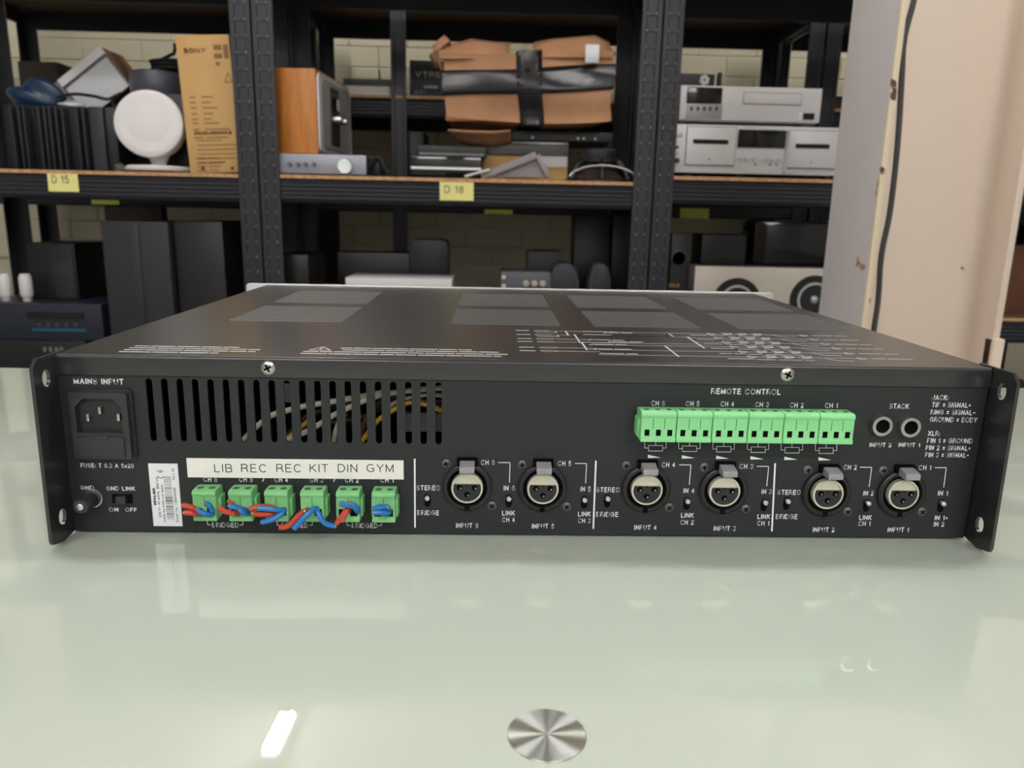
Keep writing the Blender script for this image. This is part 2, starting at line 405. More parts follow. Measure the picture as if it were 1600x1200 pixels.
# ------------------------------------------------------------------ steel column with cable
CX0, CX1, CY0, CY1 = 0.596, 0.833, 0.88, 1.050
ct = thing('steel_column', 'cream painted steel beam column with chipped edges at right', 'column', ((CX0+CX1)/2, (CY0+CY1)/2, ZF))
MB().box(CX0, CY0+0.004, ZF, CX0+0.010, CY1, ZC).build('flange', M['colflange'], ct, 0.002)
MB().box(CX0+0.0003, CY0, ZF, CX0+0.0103, CY0+0.0045, ZC).build('flange_edge', M['coledge'], ct, 0.0015)
ym = (CY0+CY1)/2
web = [(CX0+0.0125, ym-0.005)]
fr = 0.02
web = arc(CX0+0.012+fr, ym-0.005-fr, fr, 180, 90, 5) + arc(CX1-0.012-fr, ym-0.005-fr, fr, 90, 0, 5) + [(CX1-0.012, ym+0.03), (CX0+0.012, ym+0.03)]
MB().prism(web, 'z', ZF, ZC).build('web', M['colweb'], ct)
MB().box(CX1-0.012, CY0, ZF, CX1, CY1, ZC).build('flange', M['colweb'], ct, 0.002)
MB().box(CX1-0.012, CY0-0.006, ZF, CX1+0.006, CY0+0.02, -0.034).build('cleat', M['colweb'], ct, 0.002)
pts = [(1432, -40), (1428, 0), (1413, 60), (1409, 120), (1404, 205), (1397, 280), (1389, 340), (1377, 400), (1372, 470), (1365, 520), (1355, 620), (1350, 760)]
cb = MB().tube([W(x, y, 0.888) for x, y in pts] + [Vector((0.63, 0.888, ZF+0.01))], 0.0044, 10)
tag(cb.build('hanging_cable', M['cable']), 'thin dark grey cable hanging down the cream column', 'cable')

# ------------------------------------------------------------------ shelving
def post(x0, yf, ztop, parent, side, zlip=(-0.35, 0.82), pw=0.049, face=-1):
    # angle profile with a shallow channel in the face; yf = face plane; side = -1 left flange / +1 right flange
    d = -face*0.045
    poly = [(x0, yf), (x0+0.011, yf), (x0+0.013, yf+0.002*-face), (x0+pw-0.013, yf+0.002*-face), (x0+pw-0.011, yf), (x0+pw, yf)]
    if side > 0: poly += [(x0+pw, yf+d), (x0+pw-0.003, yf+d), (x0+pw-0.003, yf-face*0.005), (x0, yf-face*0.005)]
    else: poly += [(x0+pw, yf-face*0.005), (x0+0.003, yf-face*0.005), (x0+0.003, yf+d), (x0, yf+d)]
    p = MB().prism(poly, 'z', ZF, ztop).build('post', M['rack'], parent, smooth=False)
    if zlip:
        mb = MB(); z = zlip[0]; n = 0
        while z < zlip[1]:
            for sx in (-1, 1):
                cx = x0+pw/2+sx*0.0085
                mb.lathe([(0.0048, 0), (0.0036, 0.0018)], (cx, yf+0.002*-face, z), (0, face, 0), 8)
            z += 0.038
        stuff(mb.build('slot_lips', M['racklip'], p))
        mb = MB(); z = zlip[0]
        while z < zlip[1]:
            mb.box(x0+0.0135, yf+min(0, face*0.0), z-0.0045, x0+pw-0.0135, yf+0.0022, z+0.0045) if face < 0 else None
            z += 0.038
        if face < 0: stuff(mb.build('slot_bridges', M['rack'], p))
    return p
def beam(x0, x1, y, zt, parent, h=0.06, groove=True, sgn=-1):
    ps = [(y, zt)]
    n = 5
    for i in range(n):
        a = zt-0.004-(h-0.008)*i/n; b = zt-0.004-(h-0.008)*(i+1)/n
        ps += [(y+sgn*0.004, a-0.001), (y+sgn*0.006, (a+b)/2+0.002), (y+sgn*0.004, b+0.002)]
    ps += [(y, zt-h), (y-sgn*0.012, zt-h), (y-sgn*0.012, zt)]
    return MB().prism(ps, 'x', x0, x1).build('beam', M['rack'], parent, smooth=False)
def shelf_unit(label, x0, x1, y0, y1, levels, ztop, name='shelving_unit', lip=(-0.35, 0.82), extra=(), rearlip=None):
    t = thing(name, label, 'shelf', ((x0+x1)/2, (y0+y1)/2, ZF), 'black boltless shelving')
    for x, s in ((x0, -1), (x1-0.049, 1)):
        post(x, y0, ztop, t, s, lip)
        post(x, y1, ztop, t, s, None, face=1)
        if rearlip:
            pass
    for x in extra: post(x, y0, ztop, t, -1, None)
    for z in levels:
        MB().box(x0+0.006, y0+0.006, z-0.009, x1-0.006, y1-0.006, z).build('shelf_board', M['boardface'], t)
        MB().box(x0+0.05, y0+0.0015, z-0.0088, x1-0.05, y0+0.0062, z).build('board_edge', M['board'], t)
        beam(x0+0.05, x1-0.05, y0+0.009, z-0.009, t)
        beam(x0+0.05, x1-0.05, y1-0.009, z-0.009, t, sgn=1)
        for x in (x0+0.004, x1-0.018): MB().box(x, y0+0.05, z-0.055, x+0.014, y1-0.05, z-0.0095).build('side_rail', M['rack'], t, 0.001)
    return t
YF, YR = 1.65, 2.05
ZL, ZM, ZR = 0.236, 0.2375, 0.255
shelf_unit('black boltless shelving on the left holding the tan carton and white round speaker', -1.475, -0.6125, YF, YR, [-0.33, ZL, 0.789], 1.22)
shelf_unit('middle black boltless shelving holding the taped brown carton and wooden radio', -0.6075, 0.392, YF, YR, [-0.075, ZM, 0.789], 1.22)
shelf_unit('black boltless shelving right of centre holding the silver decks beside the column', 0.397, 1.25, YF, YR, [-0.16, ZR, 0.789], 1.22)
shelf_unit('black boltless shelving at far right seen past the column', 1.262, 2.15, YF, YR, [-0.55, -0.096, 0.27, 0.789], 1.22, lip=None)
shelf_unit('black rear shelving against the wall, left run', -1.75, -0.675, 2.25, 2.70, [-0.45, 0.217, 0.517, 0.84], 0.9, lip=None)
shelf_unit('black rear shelving against the wall, centre run', -0.665, 1.045, 2.25, 2.70, [-0.45, 0.217, 0.517, 0.84], 0.9, lip=None, extra=(-0.35,))
shelf_unit('black rear shelving against the wall, right run', 1.055, 2.1, 2.25, 2.70, [-0.45, 0.217, 0.51, 0.84], 0.9, lip=None)

# ------------------------------------------------------------------ notes on the beams
def note(px, Y, m, label, txt, gr=None, tn='paper_note', curl=0.0):
    (x0, y0), (x1, y1) = px
    a = W(x0, y0, Y); b = W(x1, y1, Y); tilt = 0.0
    t = thing(tn, label, 'note', ((a.x+b.x)/2, Y, b.z), gr)
    MB().box(a.x, Y-0.0008, b.z, b.x, Y-0.0002, a.z).build('paper', m, t)
    if txt:
        mb = MB(); wd = b.x-a.x; h = a.z-b.z
        stext(mb, txt, a.x+wd*0.14, a.x+wd*0.70, a.z-h*0.40, h*0.40, lambda u, v, w_: (u, Y-0.0012+w_*0.001, v), 0.3, 0.13)
        stuff(mb.build('handwriting', M['inkgrey'], t))
note(((73, 267), (124, 300)), 1.6525, M['note'], 'pale yellow note on the left shelf beam below the fins', 'D 15', 'notes on the front beams')
note(((687, 284), (740, 314)), 1.6525, M['note'], 'pale yellow note on the middle shelf beam', 'D 18', 'notes on the front beams')
note(((143, 312), (187, 320)), 2.2525, M['notegreen'], 'lime paper strip on the rear beam at left', None, 'notes on the rear beams')
note(((757, 327), (801, 335)), 2.2525, M['notegreen'], 'lime paper strip on the rear beam at centre', None, 'notes on the rear beams')
note(((1063, 325), (1107, 342)), 2.2525, M['notegreen'], 'lime paper note on the rear beam right of the centre posts', None, 'notes on the rear beams')

# ------------------------------------------------------------------ shelf goods
def bx(x0, y0, x1, y1, Y):
    xm, ymid = (x0+x1)/2, (y0+y1)/2
    return W(x0, ymid, Y).x, W(x1, ymid, Y).x, W(xm, y1, Y).z, W(xm, y0, Y).z     # X0 X1 Z0 Z1
def front(mb, x0, y0, x1, y1, Y, t=0.003, out=True):
    a = bx(x0, y0, x1, y1, Y); mb.box(a[0], Y-t, a[2], a[1], Y, a[3]); return mb
def simple_box(name, label, cat, px, Y, depth, m, z0=None, bevel=0.003, group=None):
    X0, X1, Z0, Z1 = bx(*px, Y)
    if z0 is not None: Z0 = z0
    t = thing(name, label, cat, ((X0+X1)/2, Y+depth/2, Z0), group)
    MB().box(X0, Y, Z0, X1, Y+depth, Z1).build('body', m, t, bevel)
    return t, (X0, X1, Z0, Z1)

# --- left bay, main shelf
t = thing('finned_amplifier', 'black power amplifier with vertical cooling fins on the left shelf', 'amplifier', (-1.15, 1.74, ZL))
X0, X1, Z0, Z1 = bx(4, 165, 178, 258, 1.70)
MB().box(X0, 1.715, ZL, X1, 1.79, Z1).build('body', M['black'], t, 0.002)
for px in (20, 32, 40, 63, 72, 80, 90, 100, 122, 132):
    x = W(px, 210, 1.69).x
    MB().box(x-0.0025, 1.69, ZL+0.004, x+0.0025, 1.716, Z1-0.004).build('fin', M['speaker'], t, 0.001)
xa, xb = W(142, 210, 1.70).x, W(163, 210, 1.70).x
MB().box(xa, 1.70, ZL, xb, 1.716, Z1).build('end_panel', M['plastic2'], t, 0.002)
ZAMP = Z1
def blob(name, label, cat, c, r, sc, m, seed, amp=0.35, n=22):
    rnd = random.Random(seed); ph = [(rnd.uniform(.7, 2.4), rnd.uniform(.7, 2.4), rnd.uniform(0, 6), rnd.uniform(0.3, 1)) for _ in range(9)]
    mb = MB(); rings = []
    for i in range(1, n):
        th = math.pi*i/n; ring = []
        for k in range(n*2):
            u = math.pi*k/n
            d = Vector((math.sin(th)*math.cos(u), math.sin(th)*math.sin(u), math.cos(th)))
            f = 1+amp*sum(a*math.sin(p*d.x*2+q*d.z*2.3+s+d.y*p) for p, q, s, a in ph)/5
            p = Vector((d.x*sc[0], d.y*sc[1], max(d.z, -0.55)*sc[2]))*r*f
            p.z = max(p.z, -0.5*r*sc[2])
            ring.append(Vector(c)+p+Vector((0, 0, 0.5*r*sc[2])))
        rings.append(ring)
    o = mb.rings(rings).build(name, m); return tag(o, label, cat)
blob('plastic_bag', 'crumpled dark blue plastic bag on the finned amplifier', 'bag', (W(56, 140, 1.75).x, 1.752, ZAMP+0.001), 0.055, (1.25, 0.6, 0.8), M['bluebag'], 3, 0.22)
blob('foil_pouch', 'small crumpled silvery pouch in front of the blue bag', 'pouch', (W(110, 155, 1.72).x, 1.725, ZAMP+0.001), 0.022, (1.4, 0.5, 0.45), M['whitegrey'], 5)
mb = MB().tube([W(90, 152, 1.712), W(115, 147, 1.705), W(145, 150, 1.705), W(168, 155, 1.71), W(180, 150, 1.72), W(190, 146, 1.74), W(176, 158, 1.74), W(183, 175, 1.735)], 0.004, 8)
tag(mb.build('loose_cable', M['rubber']), 'black cable draped over the top edge of the finned amplifier', 'cable')
blob('foil_scrap', 'small crumpled clear foil bag on the shelf left of the white speaker', 'bag', (W(186, 250, 1.69).x, 1.69, ZL+0.001), 0.016, (0.8, 0.6, 0.9), M['smoke'], 9)
# tilted white box
A = W(158, 73, 1.90); B = W(78, 138, 1.90)
u = (A-B); Lu = u.length; u.normalize(); v = Vector((u.z, 0, -u.x)); yv = Vector((0, 1, 0))
Lv = (B.z-ZL-0.003)/(-v.z)
Lv = 0.122
X0 = W(85, 200, 1.86).x; X1 = W(180, 200, 1.86).x; zc_ = (B+v*Lv).z
tc_ = thing('dark_crate', 'dark crate behind the finned amplifier, under the tilted white box', 'crate', ((X0+X1)/2, 1.93, ZL))
MB().box(X0, 1.86, ZL, X1, 2.02, zc_-0.001).build('body', M['black'], tc_, 0.003)
t = thing('tilted_display_box', 'white fronted box with wooden sides tipped on its corner behind the fins', 'box', B+v*Lv)
MT = Matrix((u, yv, v)).transposed().to_4x4(); MT.translation = B
kk = 0.0017
MB(M=MT).box(0, 0, 0, Lu, 0.125, Lv).build('wooden_body', M['brownwood'], t, 0.003)
MB(M=MT).box(0.0, -0.006, 0, 0.032, 0, Lv).build('grey_end', M['grey'], t, 0.001)
MB(M=MT).box(0.033, -0.01, 0, Lu, 0, 0.022).build('white_rim', M['white'], t, 0.001)
MB(M=MT).box(0.033, -0.003, 0.023, Lu, 0, Lv).build('grey_surround', M['grey'], t, 0.001)
MB(M=MT).box(0.037, -0.006, 0.029, Lu-0.005, 0, Lv-0.001).build('white_face', M['whitegrey'], t, 0.001)
# black drum on a black crate, behind the white speaker
X0, X1, Z0, Z1 = bx(205, 146, 290, 262, 1.825)
t, _ = simple_box('black_crate', 'black crate behind the white round speaker', 'box', (205, 146, 290, 262), 1.825, 0.15, M['black'], ZL)
zt = Z1
t = thing('black_drum', 'dark round drum lying on the crate behind the white speaker', 'drum', (W(248, 130, 1.902).x, 1.902, zt))
rr = (W(290, 130, 1.902).x-W(206, 130, 1.902).x)/2
MB().lathe([(rr*0.96, 0), (rr, 0.006), (rr, 0.054), (rr*0.95, 0.060)], (W(248, 130, 1.902).x, 1.902, zt), (0, 0, 1), 36).build('shell', M['purple'], t)
MB().lathe([(rr*0.9, 0.059), (rr*0.88, 0.063)], (W(248, 130, 1.902).x, 1.902, zt), (0, 0, 1), 36).build('lid', M['black'], t)
cx = W(262, 105, 1.902); pts = []
for i in range(26):
    a = i*0.85; pts.append(Vector((cx.x+0.045*math.cos(a)*(1+0.1*math.sin(i)), 1.902+0.03*math.sin(a), zt+0.0685+0.0012*i)))
pts += [Vector((cx.x+0.02, 1.902, zt+0.115)), Vector((cx.x+0.032, 1.88, zt+0.135))]
tag(MB().tube(pts, 0.0045, 7, 2).build('coiled_cable', M['rubber']), 'coiled black cable lying on the dark drum', 'cable')
# white round speaker on a stand
t = thing('round_speaker', 'white round speaker on a disc stand beside the tan carton', 'speaker', (W(248, 260, 1.735).x, 1.735, ZL))
bxx = W(248, 258, 1.735).x
fc = W(234, 194, 1.70); d = Vector((0.12, -0.97, 0.14)).normalized(); rr = 0.0825
MB().lathe([(rr*0.40, -0.10), (rr*0.62, -0.095), (rr*0.84, -0.07), (rr*0.97, -0.03), (rr*0.99, -0.006)], fc, d, 40).build('shell', M['white'], t)
MB().lathe([(rr*1.0, -0.0055), (rr*1.02, 0.002), (rr*1.0, 0.01), (rr*0.93, 0.013)], fc, d, 40).build('rim', M['white'], t)
MB().lathe([(rr*0.92, 0.0125), (rr*0.8, 0.0135), (rr*0.4, 0.0125), (rr*0.05, 0.012)], fc, d, 40).build('grille', M['white'], t)
MB().lathe([(0.06, 0), (0.082, 0.006), (0.083, 0.012), (0.074, 0.018), (0.02, 0.021)], (bxx, 1.735, ZL), (0, 0, 1), 36).build('base', M['white'], t)
MB().cyl((bxx, 1.737, ZL+0.019), (bxx, 1.740, ZL+0.045), 0.016, 0.026).build('neck', M['white'], t)
# tan carton
Yc = 1.69
X0, X1, Z0, Z1 = bx(292, 50, 372, 268, Yc)
t = thing('tan_carton', 'tall tan printed cardboard carton beside the left shelf posts', 'carton', ((X0+X1)/2, Yc+0.15, ZL))
lean = R(-2.6)
MC = Matrix.Translation((X1, 0, ZL)) @ Matrix.Rotation(lean, 4, 'Y'); Wd = X1-X0; Hc = Z1-ZL-0.004
M2 = Matrix.Translation((X1+0.0, 0, ZL+0.0065)) @ Matrix.Rotation(lean, 4, 'Y')
MB(M=M2).box(-Wd-0.004, Yc, 0, 0, Yc+0.27, Hc-0.006).build('carton_body', M['tan'], t, 0.002)
mb = MB(M=M2)
def ct_(u, v, w_): return (-Wd+u, Yc-0.0012+w_*0.001, v)
def cbar(u0, v0, u1, v1): mb.box(-Wd+u0, Yc-0.0006, v0, -Wd+u1, Yc, v1)
stext(mb, 'SONY', 0.014, 0.068, Hc-0.042, 0.011, ct_, 0.6, 0.2)
rnd = random.Random(4)
for (u0, v0, u1, v1) in ((0.088, -0.03, 0.108, -0.042), (0.088, -0.05, 0.108, -0.062), (0.112, -0.03, 0.124, -0.062), (0.09, -0.07, 0.1, -0.078)): cbar(u0, Hc+v1, u1, Hc+v0)
for a, b_ in (((0.108, Hc-0.118), (0.117, Hc-0.095)), ((0.117, Hc-0.095), (0.126, Hc-0.118)), ((0.108, Hc-0.118), (0.126, Hc-0.118))):
    mb.tube([(-Wd+a[0], Yc-0.0003, a[1]), (-Wd+b_[0], Yc-0.0003, b_[1])], 0.001, 5)
for k, zz in enumerate([0.15, 0.163, 0.176, 0.19, 0.203, 0.213, 0.228, 0.238, 0.248, 0.298, 0.308, 0.318, 0.328, 0.34]):
    cbar(0.016, Hc-zz-0.003, 0.030+0.01*(k > 6), Hc-zz); cbar(0.046, Hc-zz-0.003, 0.062+rnd.random()*0.05, Hc-zz)
stext(mb, 'STR-DB', 0.018, 0.05, 0.098, 0.008, ct_, 0.6, 0.24); stext(mb, '9000ES', 0.058, 0.112, 0.098, 0.008, ct_, 0.6, 0.24)
for k in range(6): cbar(0.022, 0.078-k*0.011, 0.075+rnd.random()*0.05, 0.0805-k*0.011)
stuff(mb.build('print', mat('brown_print', (140, 104, 62), 0.7), t))
for px in (317, 363):
    q = W(px, 263, Yc); MB().cyl((q.x, Yc-0.001, q.z), (q.x, Yc+0.002, q.z), 0.004).build('staple_dot', M['ink'], t)

# --- middle bay, main shelf
YS = 1.665
t = thing('silver_receiver', 'flat silver receiver with round volume knob below the wooden radio', 'receiver', (-0.47, 1.8, ZM))
X0, X1, Z0, Z1 = bx(430, 243, 572, 273, YS); ZRC = ZM+0.052
MB().box(X0, YS, ZM+0.004, X1, YS+0.012, ZRC).build('fascia', mat('cool_silver', (158, 160, 170), 0.4, 0.3), t, 0.002)
MB().box(X0+0.004, YS+0.012, ZM+0.004, X1-0.002, YS+0.28, ZRC-0.002).build('case', M['plastic2'], t, 0.002)
for px in (453, 466, 478, 491):
    q = W(px, 256.5, YS); MB().lathe([(0.0055, 0), (0.0055, 0.008), (0.0045, 0.010)], (q.x, YS, q.z), (0, -1, 0), 14).build('button', M['grey'], t)
for px in (500, 510, 520):
    q = W(px, 259, YS); MB().lathe([(0.002, 0), (0.0018, 0.002)], (q.x, YS, q.z), (0, -1, 0), 10).build('small_button', M['greymetal'], t)
q = W(540, 260, YS); MB().lathe([(0.019, 0), (0.019, 0.012), (0.0175, 0.0145), (0.003, 0.0135)], (q.x, YS, q.z), (0, -1, 0), 32).build('volume_knob', M['spun'], t)
for sx in (X0+0.02, X1-0.02): MB().cyl((sx, YS+0.03, ZM), (sx, YS+0.03, ZM+0.0045), 0.01).build('foot', M['rubber'], t)
for sx in (X0+0.02, X1-0.02): MB().cyl((sx, YS+0.25, ZM), (sx, YS+0.25, ZM+0.0045), 0.01).build('foot', M['rubber'], t)
# wooden radio
t = thing('wooden_radio', 'orange wooden table radio turned sideways on the silver receiver', 'radio', (-0.52, 1.83, ZRC))
Xa, Xb = W(428, 170, 1.675).x, W(494, 170, 1.675).x; Zt = W(460, 105, 1.675).z; Ya, Yb = 1.675, 1.985
MR = Matrix.Translation((Xb, Ya+0.004, 0)) @ Matrix.Rotation(R(-5), 4, 'Z') @ Matrix.Translation((-Xb, -Ya, 0))
def ry(mb, x0, y0, z0, x1, y1, z1, r, n=5):
    return mb.prism(rrect(y0, z0, y1, z1, r, n), 'x', x0, x1)
ry(MB(M=MR), Xa, Ya, ZRC+0.001, Xb, Yb, Zt, 0.003).build('cabinet', M['wood'], t, 0.004)
ry(MB(M=MR), Xb-0.001, Ya+0.006, ZRC+0.006, Xb+0.006, Yb-0.006, Zt-0.006, 0.02).build('bezel', M['silver2'], t, 0.002)
ry(MB(M=MR), Xb+0.005, Ya+0.02, ZRC+0.018, Xb+0.009, Yb-0.02, Zt-0.018, 0.03).build('grille', mat('light_grille', (150, 148, 144), 0.5), t, 0.001)
Hh = Zt-ZRC
ry(MB(M=MR), Xb+0.0085, Ya+0.09, ZRC+0.03, Xb+0.011, Ya+0.17, Zt-0.03, 0.006).build('dial_panel', M['plastic2'], t, 0.001)
ry(MB(M=MR), Xb+0.0105, Ya+0.10, ZRC+Hh*0.58, Xb+0.012, Ya+0.14, ZRC+Hh*0.78, 0.003).build('dial_window', M['blackgloss'], t)
ry(MB(M=MR), Xb+0.0105, Ya+0.145, ZRC+Hh*0.60, Xb+0.013, Ya+0.165, ZRC+Hh*0.74, 0.003).build('dial_scale', M['whitegrey'], t)
for yy, rr in ((Ya+0.11, 0.011), (Ya+0.16, 0.009)):
    MB(M=MR).lathe([(rr, 0), (rr, 0.02), (rr*0.85, 0.024)], (Xb+0.0105, yy, ZRC+Hh*0.47), (1, 0, 0), 18).build('knob', M['alu'], t)
# adapter and lead beside the receiver
o = MB().tube([W(577, 262, 1.74), W(585, 246, 1.74), W(596, 250, 1.74), W(600, 262, 1.73), W(604, 268, 1.72), Vector((W(608, 268, 1.72).x, 1.72, ZM+0.008))], 0.0065, 8)
t = thing('power_adapter', 'black power adapter with looped lead right of the silver receiver', 'adapter', (W(588, 262, 1.78).x, 1.78, ZM))
X0, X1, Z0, Z1 = bx(573, 244, 595, 270, 1.76); MB().box(X0, 1.76, ZM, X1, 1.84, Z1).build('adapter_body', M['black'], t, 0.005)
o.build('lead', M['rubber'], t)
# flat black players, left of the taped carton
t, b = simple_box('flat_player', 'flat black player with silver trim line beneath the taped carton', 'player', (641, 244, 752, 272), 1.72, 0.26, M['blackgloss'], ZM+0.004)
for xx in (b[0]+0.02, b[1]-0.02):
    for yy in (1.75, 1.95): MB().cyl((xx, yy, ZM), (xx, yy, ZM+0.0045), 0.008).build('foot', M['rubber'], t)
X0, X1, Z0, Z1 = bx(642, 261, 752, 265, 1.717); MB().box(X0, 1.717, Z0, X1, 1.7205, Z1).build('trim', M['alu'], t)
zp = b[3]
t, b = simple_box('flat_player', 'black slim player stacked on the flat player beside the grey tray', 'player', (652, 228, 760, 243), 1.74, 0.24, M['black'], zp+0.001)
X0, X1, Z0, Z1 = bx(655, 239, 756, 243, 1.737); MB().box(X0, 1.737, Z0, X1, 1.7405, Z1).build('trim', M['grey'], t)
# stack under the taped carton
t, b = simple_box('cream_case', 'flat tan case at the bottom of the stack below the taped carton', 'case', (755, 243, 887, 279), 1.80, 0.2, M['tan'], ZM)
X0, X1, Z0, Z1 = bx(846, 243, 886, 261, 1.797); MB().box(X0, 1.797, Z0, X1, 1.8005, Z1).build('white_label', M['white'], t)
z1 = b[3]
t, b = simple_box('smoked_case', 'smoked plastic case in the stack below the taped carton', 'case', (758, 220, 888, 243), 1.79, 0.21, M['smoke'], z1)
MB().box(b[0]-0.002, 1.788, b[3]-0.012, b[1]+0.002, 1.792, b[3]-0.008).build('lid_seam', M['plastic2'], t)
z2 = b[3]
t, b = simple_box('black_unit', 'black unit with small lights directly under the taped carton', 'unit', (800, 205, 958, 220), 1.78, 0.23, M['black'], z2)
for px in (832, 903, 912, 930):
    q = W(px, 226 if px > 900 else 222, 1.777); q.z = z2+0.008; MB().lathe([(0.0035, 0), (0.0028, 0.003)], (q.x, 1.7805, q.z), (0, -1, 0), 10).build('button', M['silver'], t)
z3 = b[3]
# grey tray tilted up on its corner
t = thing('grey_tray', 'light grey plastic tray tipped on edge at the front of the middle shelf', 'tray', (W(800, 275, 1.70).x, 1.70, ZM))
tm = mat('light_grey_tray', (150, 142, 142), 0.5)
def bar(a, b, wd, Y, dp, name):
    p = W(*a, Y); q = W(*b, Y); d = (q-p); L = d.length; d.normalize(); n = Vector((-d.z, 0, d.x))
    Mx = Matrix((d, Vector((0, 1, 0)), n)).transposed().to_4x4(); Mx.translation = p
    return MB(M=Mx).box(0, 0, -wd/2, L, dp, wd/2).build(name, tm, t, 0.002)
bar((752, 276), (838, 242), 0.018, 1.69, 0.03, 'long_rim')
bar((840, 242), (857, 276), 0.013, 1.69, 0.03, 'short_rim')
p = [W(770, 276.5, 1.705), W(838, 246, 1.705), W(850, 276.5, 1.705)]
MB().prism([(q.x, max(q.z, ZM+0.001)) for q in p], 'y', 1.705, 1.712).build('tray_floor', tm, t)
t = thing('white_rod', 'thin white plastic rod leaning on the tray at the shelf edge', 'rod', W(745, 272, 1.68))
MB().tube([W(726, 276, 1.675), W(765, 265, 1.685)], 0.0035, 8, 1).build('rod', M['white'], t)
# loudspeaker driver
t = thing('speaker_driver', 'bare loudspeaker driver with chrome arc beside the grey tray', 'speaker driver', (W(935, 270, 1.75).x, 1.75, ZM))
c = W(935, 270, 1.75); c.z = ZM
MB().lathe([(0.092, 0), (0.092, 0.006), (0.084, 0.008), (0.084, 0.001)], c, (0, 0, 1), 40, cap1=False).build('rim', M['plastic'], t)
MB().lathe([(0.078, 0.004), (0.03, 0.042), (0.02, 0.046)], c, (0, 0, 1), 32).build('cone', M['cone'], t)
for k in range(6):
    a = R(k*60+30); dx, dy = math.cos(a), math.sin(a)
    MB().tube([(c.x+dx*0.086, c.y+dy*0.086, ZM+0.007), (c.x+dx*0.07, c.y+dy*0.07, ZM+0.04), (c.x+dx*0.048, c.y+dy*0.048, ZM+0.056)], 0.007, 6).build('basket_arm', M['black'], t)
MB().lathe([(0.055, 0.052), (0.055, 0.058), (0.05, 0.06)], c, (0, 0, 1), 32).build('basket_ring', M['plastic'], t)
MB().lathe([(0.045, 0.06), (0.047, 0.063), (0.047, 0.082), (0.042, 0.086)], c, (0, 0, 1), 32).build('magnet', M['plastic2'], t, )
a0 = [(c.x+0.088*math.cos(R(a)), 1.652+0.008, ZM+0.004+0.036*math.sin(R(a))) for a in range(12, 169, 12)]
MB().tube(a0, 0.0028, 8, 2).build('chrome_arc', M['alu'], t)

# taped brown carton
t = thing('taped_carton', 'battered brown cardboard carton crossed with black tape on the middle shelf', 'carton', (0.04, 1.85, z3))
Yc = 1.70
c00, c10, c11, c01 = W(694, 204, Yc), W(954, 200, Yc), W(958, 80, Yc), W(688, 84, Yc)
zb = z3+0.008
def carton_pt(u, v, w_, o=0.0):
    # u across, v up, w depth; o pushes outwards
    cx = 2*u-1; cz = 2*v-1
    bot = c00.lerp(c10, u); top = c01.lerp(c11, u); p = bot.lerp(top, v)
    x = p.x; z = zb + (p.z-zb)*1.0 if v > 0.5 else p.z
    y = Yc + w_*0.28
    n = 0.006*math.sin(5*u+3*v+2*w_) + 0.005*math.sin(11*u*v+4*w_+1) + 0.004*math.sin(9*v-6*w_)
    s = 1 - 0.22*w_*(1-v)           # underside narrows to the back
    x = (x-c00.x-0.13)*s + c00.x+0.13
    z = max(z, zb + 0.0) if v > 0.02 else zb + 0.0 + 0.012*abs(cx)**2
    return Vector((x+n*(0.6 if abs(cx) > 0.9 else 0.2)+o*(cx if abs(cx) > 0.99 else 0), y+n*(1.0 if w_ < 0.5 else -1.0)+(-o if w_ < 0.01 else (o if w_ > 0.99 else 0)), z+n*0.4+o*(cz if abs(cz) > 0.99 else 0)))
def shell(mb, us, vs, ws, o=0.0):
    vt = {}
    def g(i, j, k):
        if (i, j, k) not in vt: vt[(i, j, k)] = mb.v(carton_pt(us[i], vs[j], ws[k], o))
        return vt[(i, j, k)]
    nu, nv, nw = len(us)-1, len(vs)-1, len(ws)-1
    for i in range(nu):
        for j in range(nv):
            for k in (0, nw): mb.face([g(i, j, k), g(i+1, j, k), g(i+1, j+1, k), g(i, j+1, k)])
        for k in range(nw):
            for j in (0, nv): mb.face([g(i, j, k), g(i+1, j, k), g(i+1, j, k+1), g(i, j, k+1)])
    for j in range(nv):
        for k in range(nw):
            for i in (0, nu): mb.face([g(i, j, k), g(i, j+1, k), g(i, j+1, k+1), g(i, j, k+1)])
    return mb
lp = lambda a, b, n: [a+(b-a)*i/n for i in range(n+1)]
shell(MB(), lp(0, 1, 14), lp(0, 1, 10), lp(0, 1, 8)).build('carton_body', M['cardboard'], t, ang=50)
def band(fn, m, name):               # closed strip of tape around the carton
    mb = MB(); rings = fn(); R_ = [[mb.v(p) for p in r] for r in rings]
    for a, b in zip(R_, R_[1:]+R_[:1]):
        for i in range(len(a)-1): mb.face([a[i], a[i+1], b[i+1], b[i]])
    o = mb.build(name, m, t, ang=60)
    so = o.modifiers.new('s', 'SOLIDIFY'); so.thickness = 0.0015; so.offset = 1
    return o
def vband():
    out = []; us = lp(0.44, 0.585, 3)
    path = [(v, 0.0) for v in lp(0, 1, 10)] + [(1.0, w_) for w_ in lp(0.12, 1, 8)] + [(v, 1.0) for v in lp(0.9, 0, 9)] + [(0.0, w_) for w_ in lp(0.88, 0.12, 7)]
    for v, w_ in path: out.append([carton_pt(u_+0.012*(1-v), v, w_, 0.003) for u_ in us])
    return out
def hband():
    out = []
    path = [(u_, 0.0) for u_ in lp(0, 1, 14)] + [(1.0, w_) for w_ in lp(0.12, 1, 8)] + [(u_, 1.0) for u_ in lp(0.93, 0, 13)] + [(0.0, w_) for w_ in lp(0.88, 0.12, 7)]
    for u_, w_ in path:
        v0 = 0.45+0.06*u_; v1 = 0.80-0.10*abs(u_-0.55)*(-1 if u_ > 0.55 else 1)*0.6
        out.append([carton_pt(u_, v, w_, 0.003) for v in lp(v0, v1, 5)])
    return out
band(vband, M['tape'], 'tape_strip'); band(hband, M['tape'], 'tape_strip')
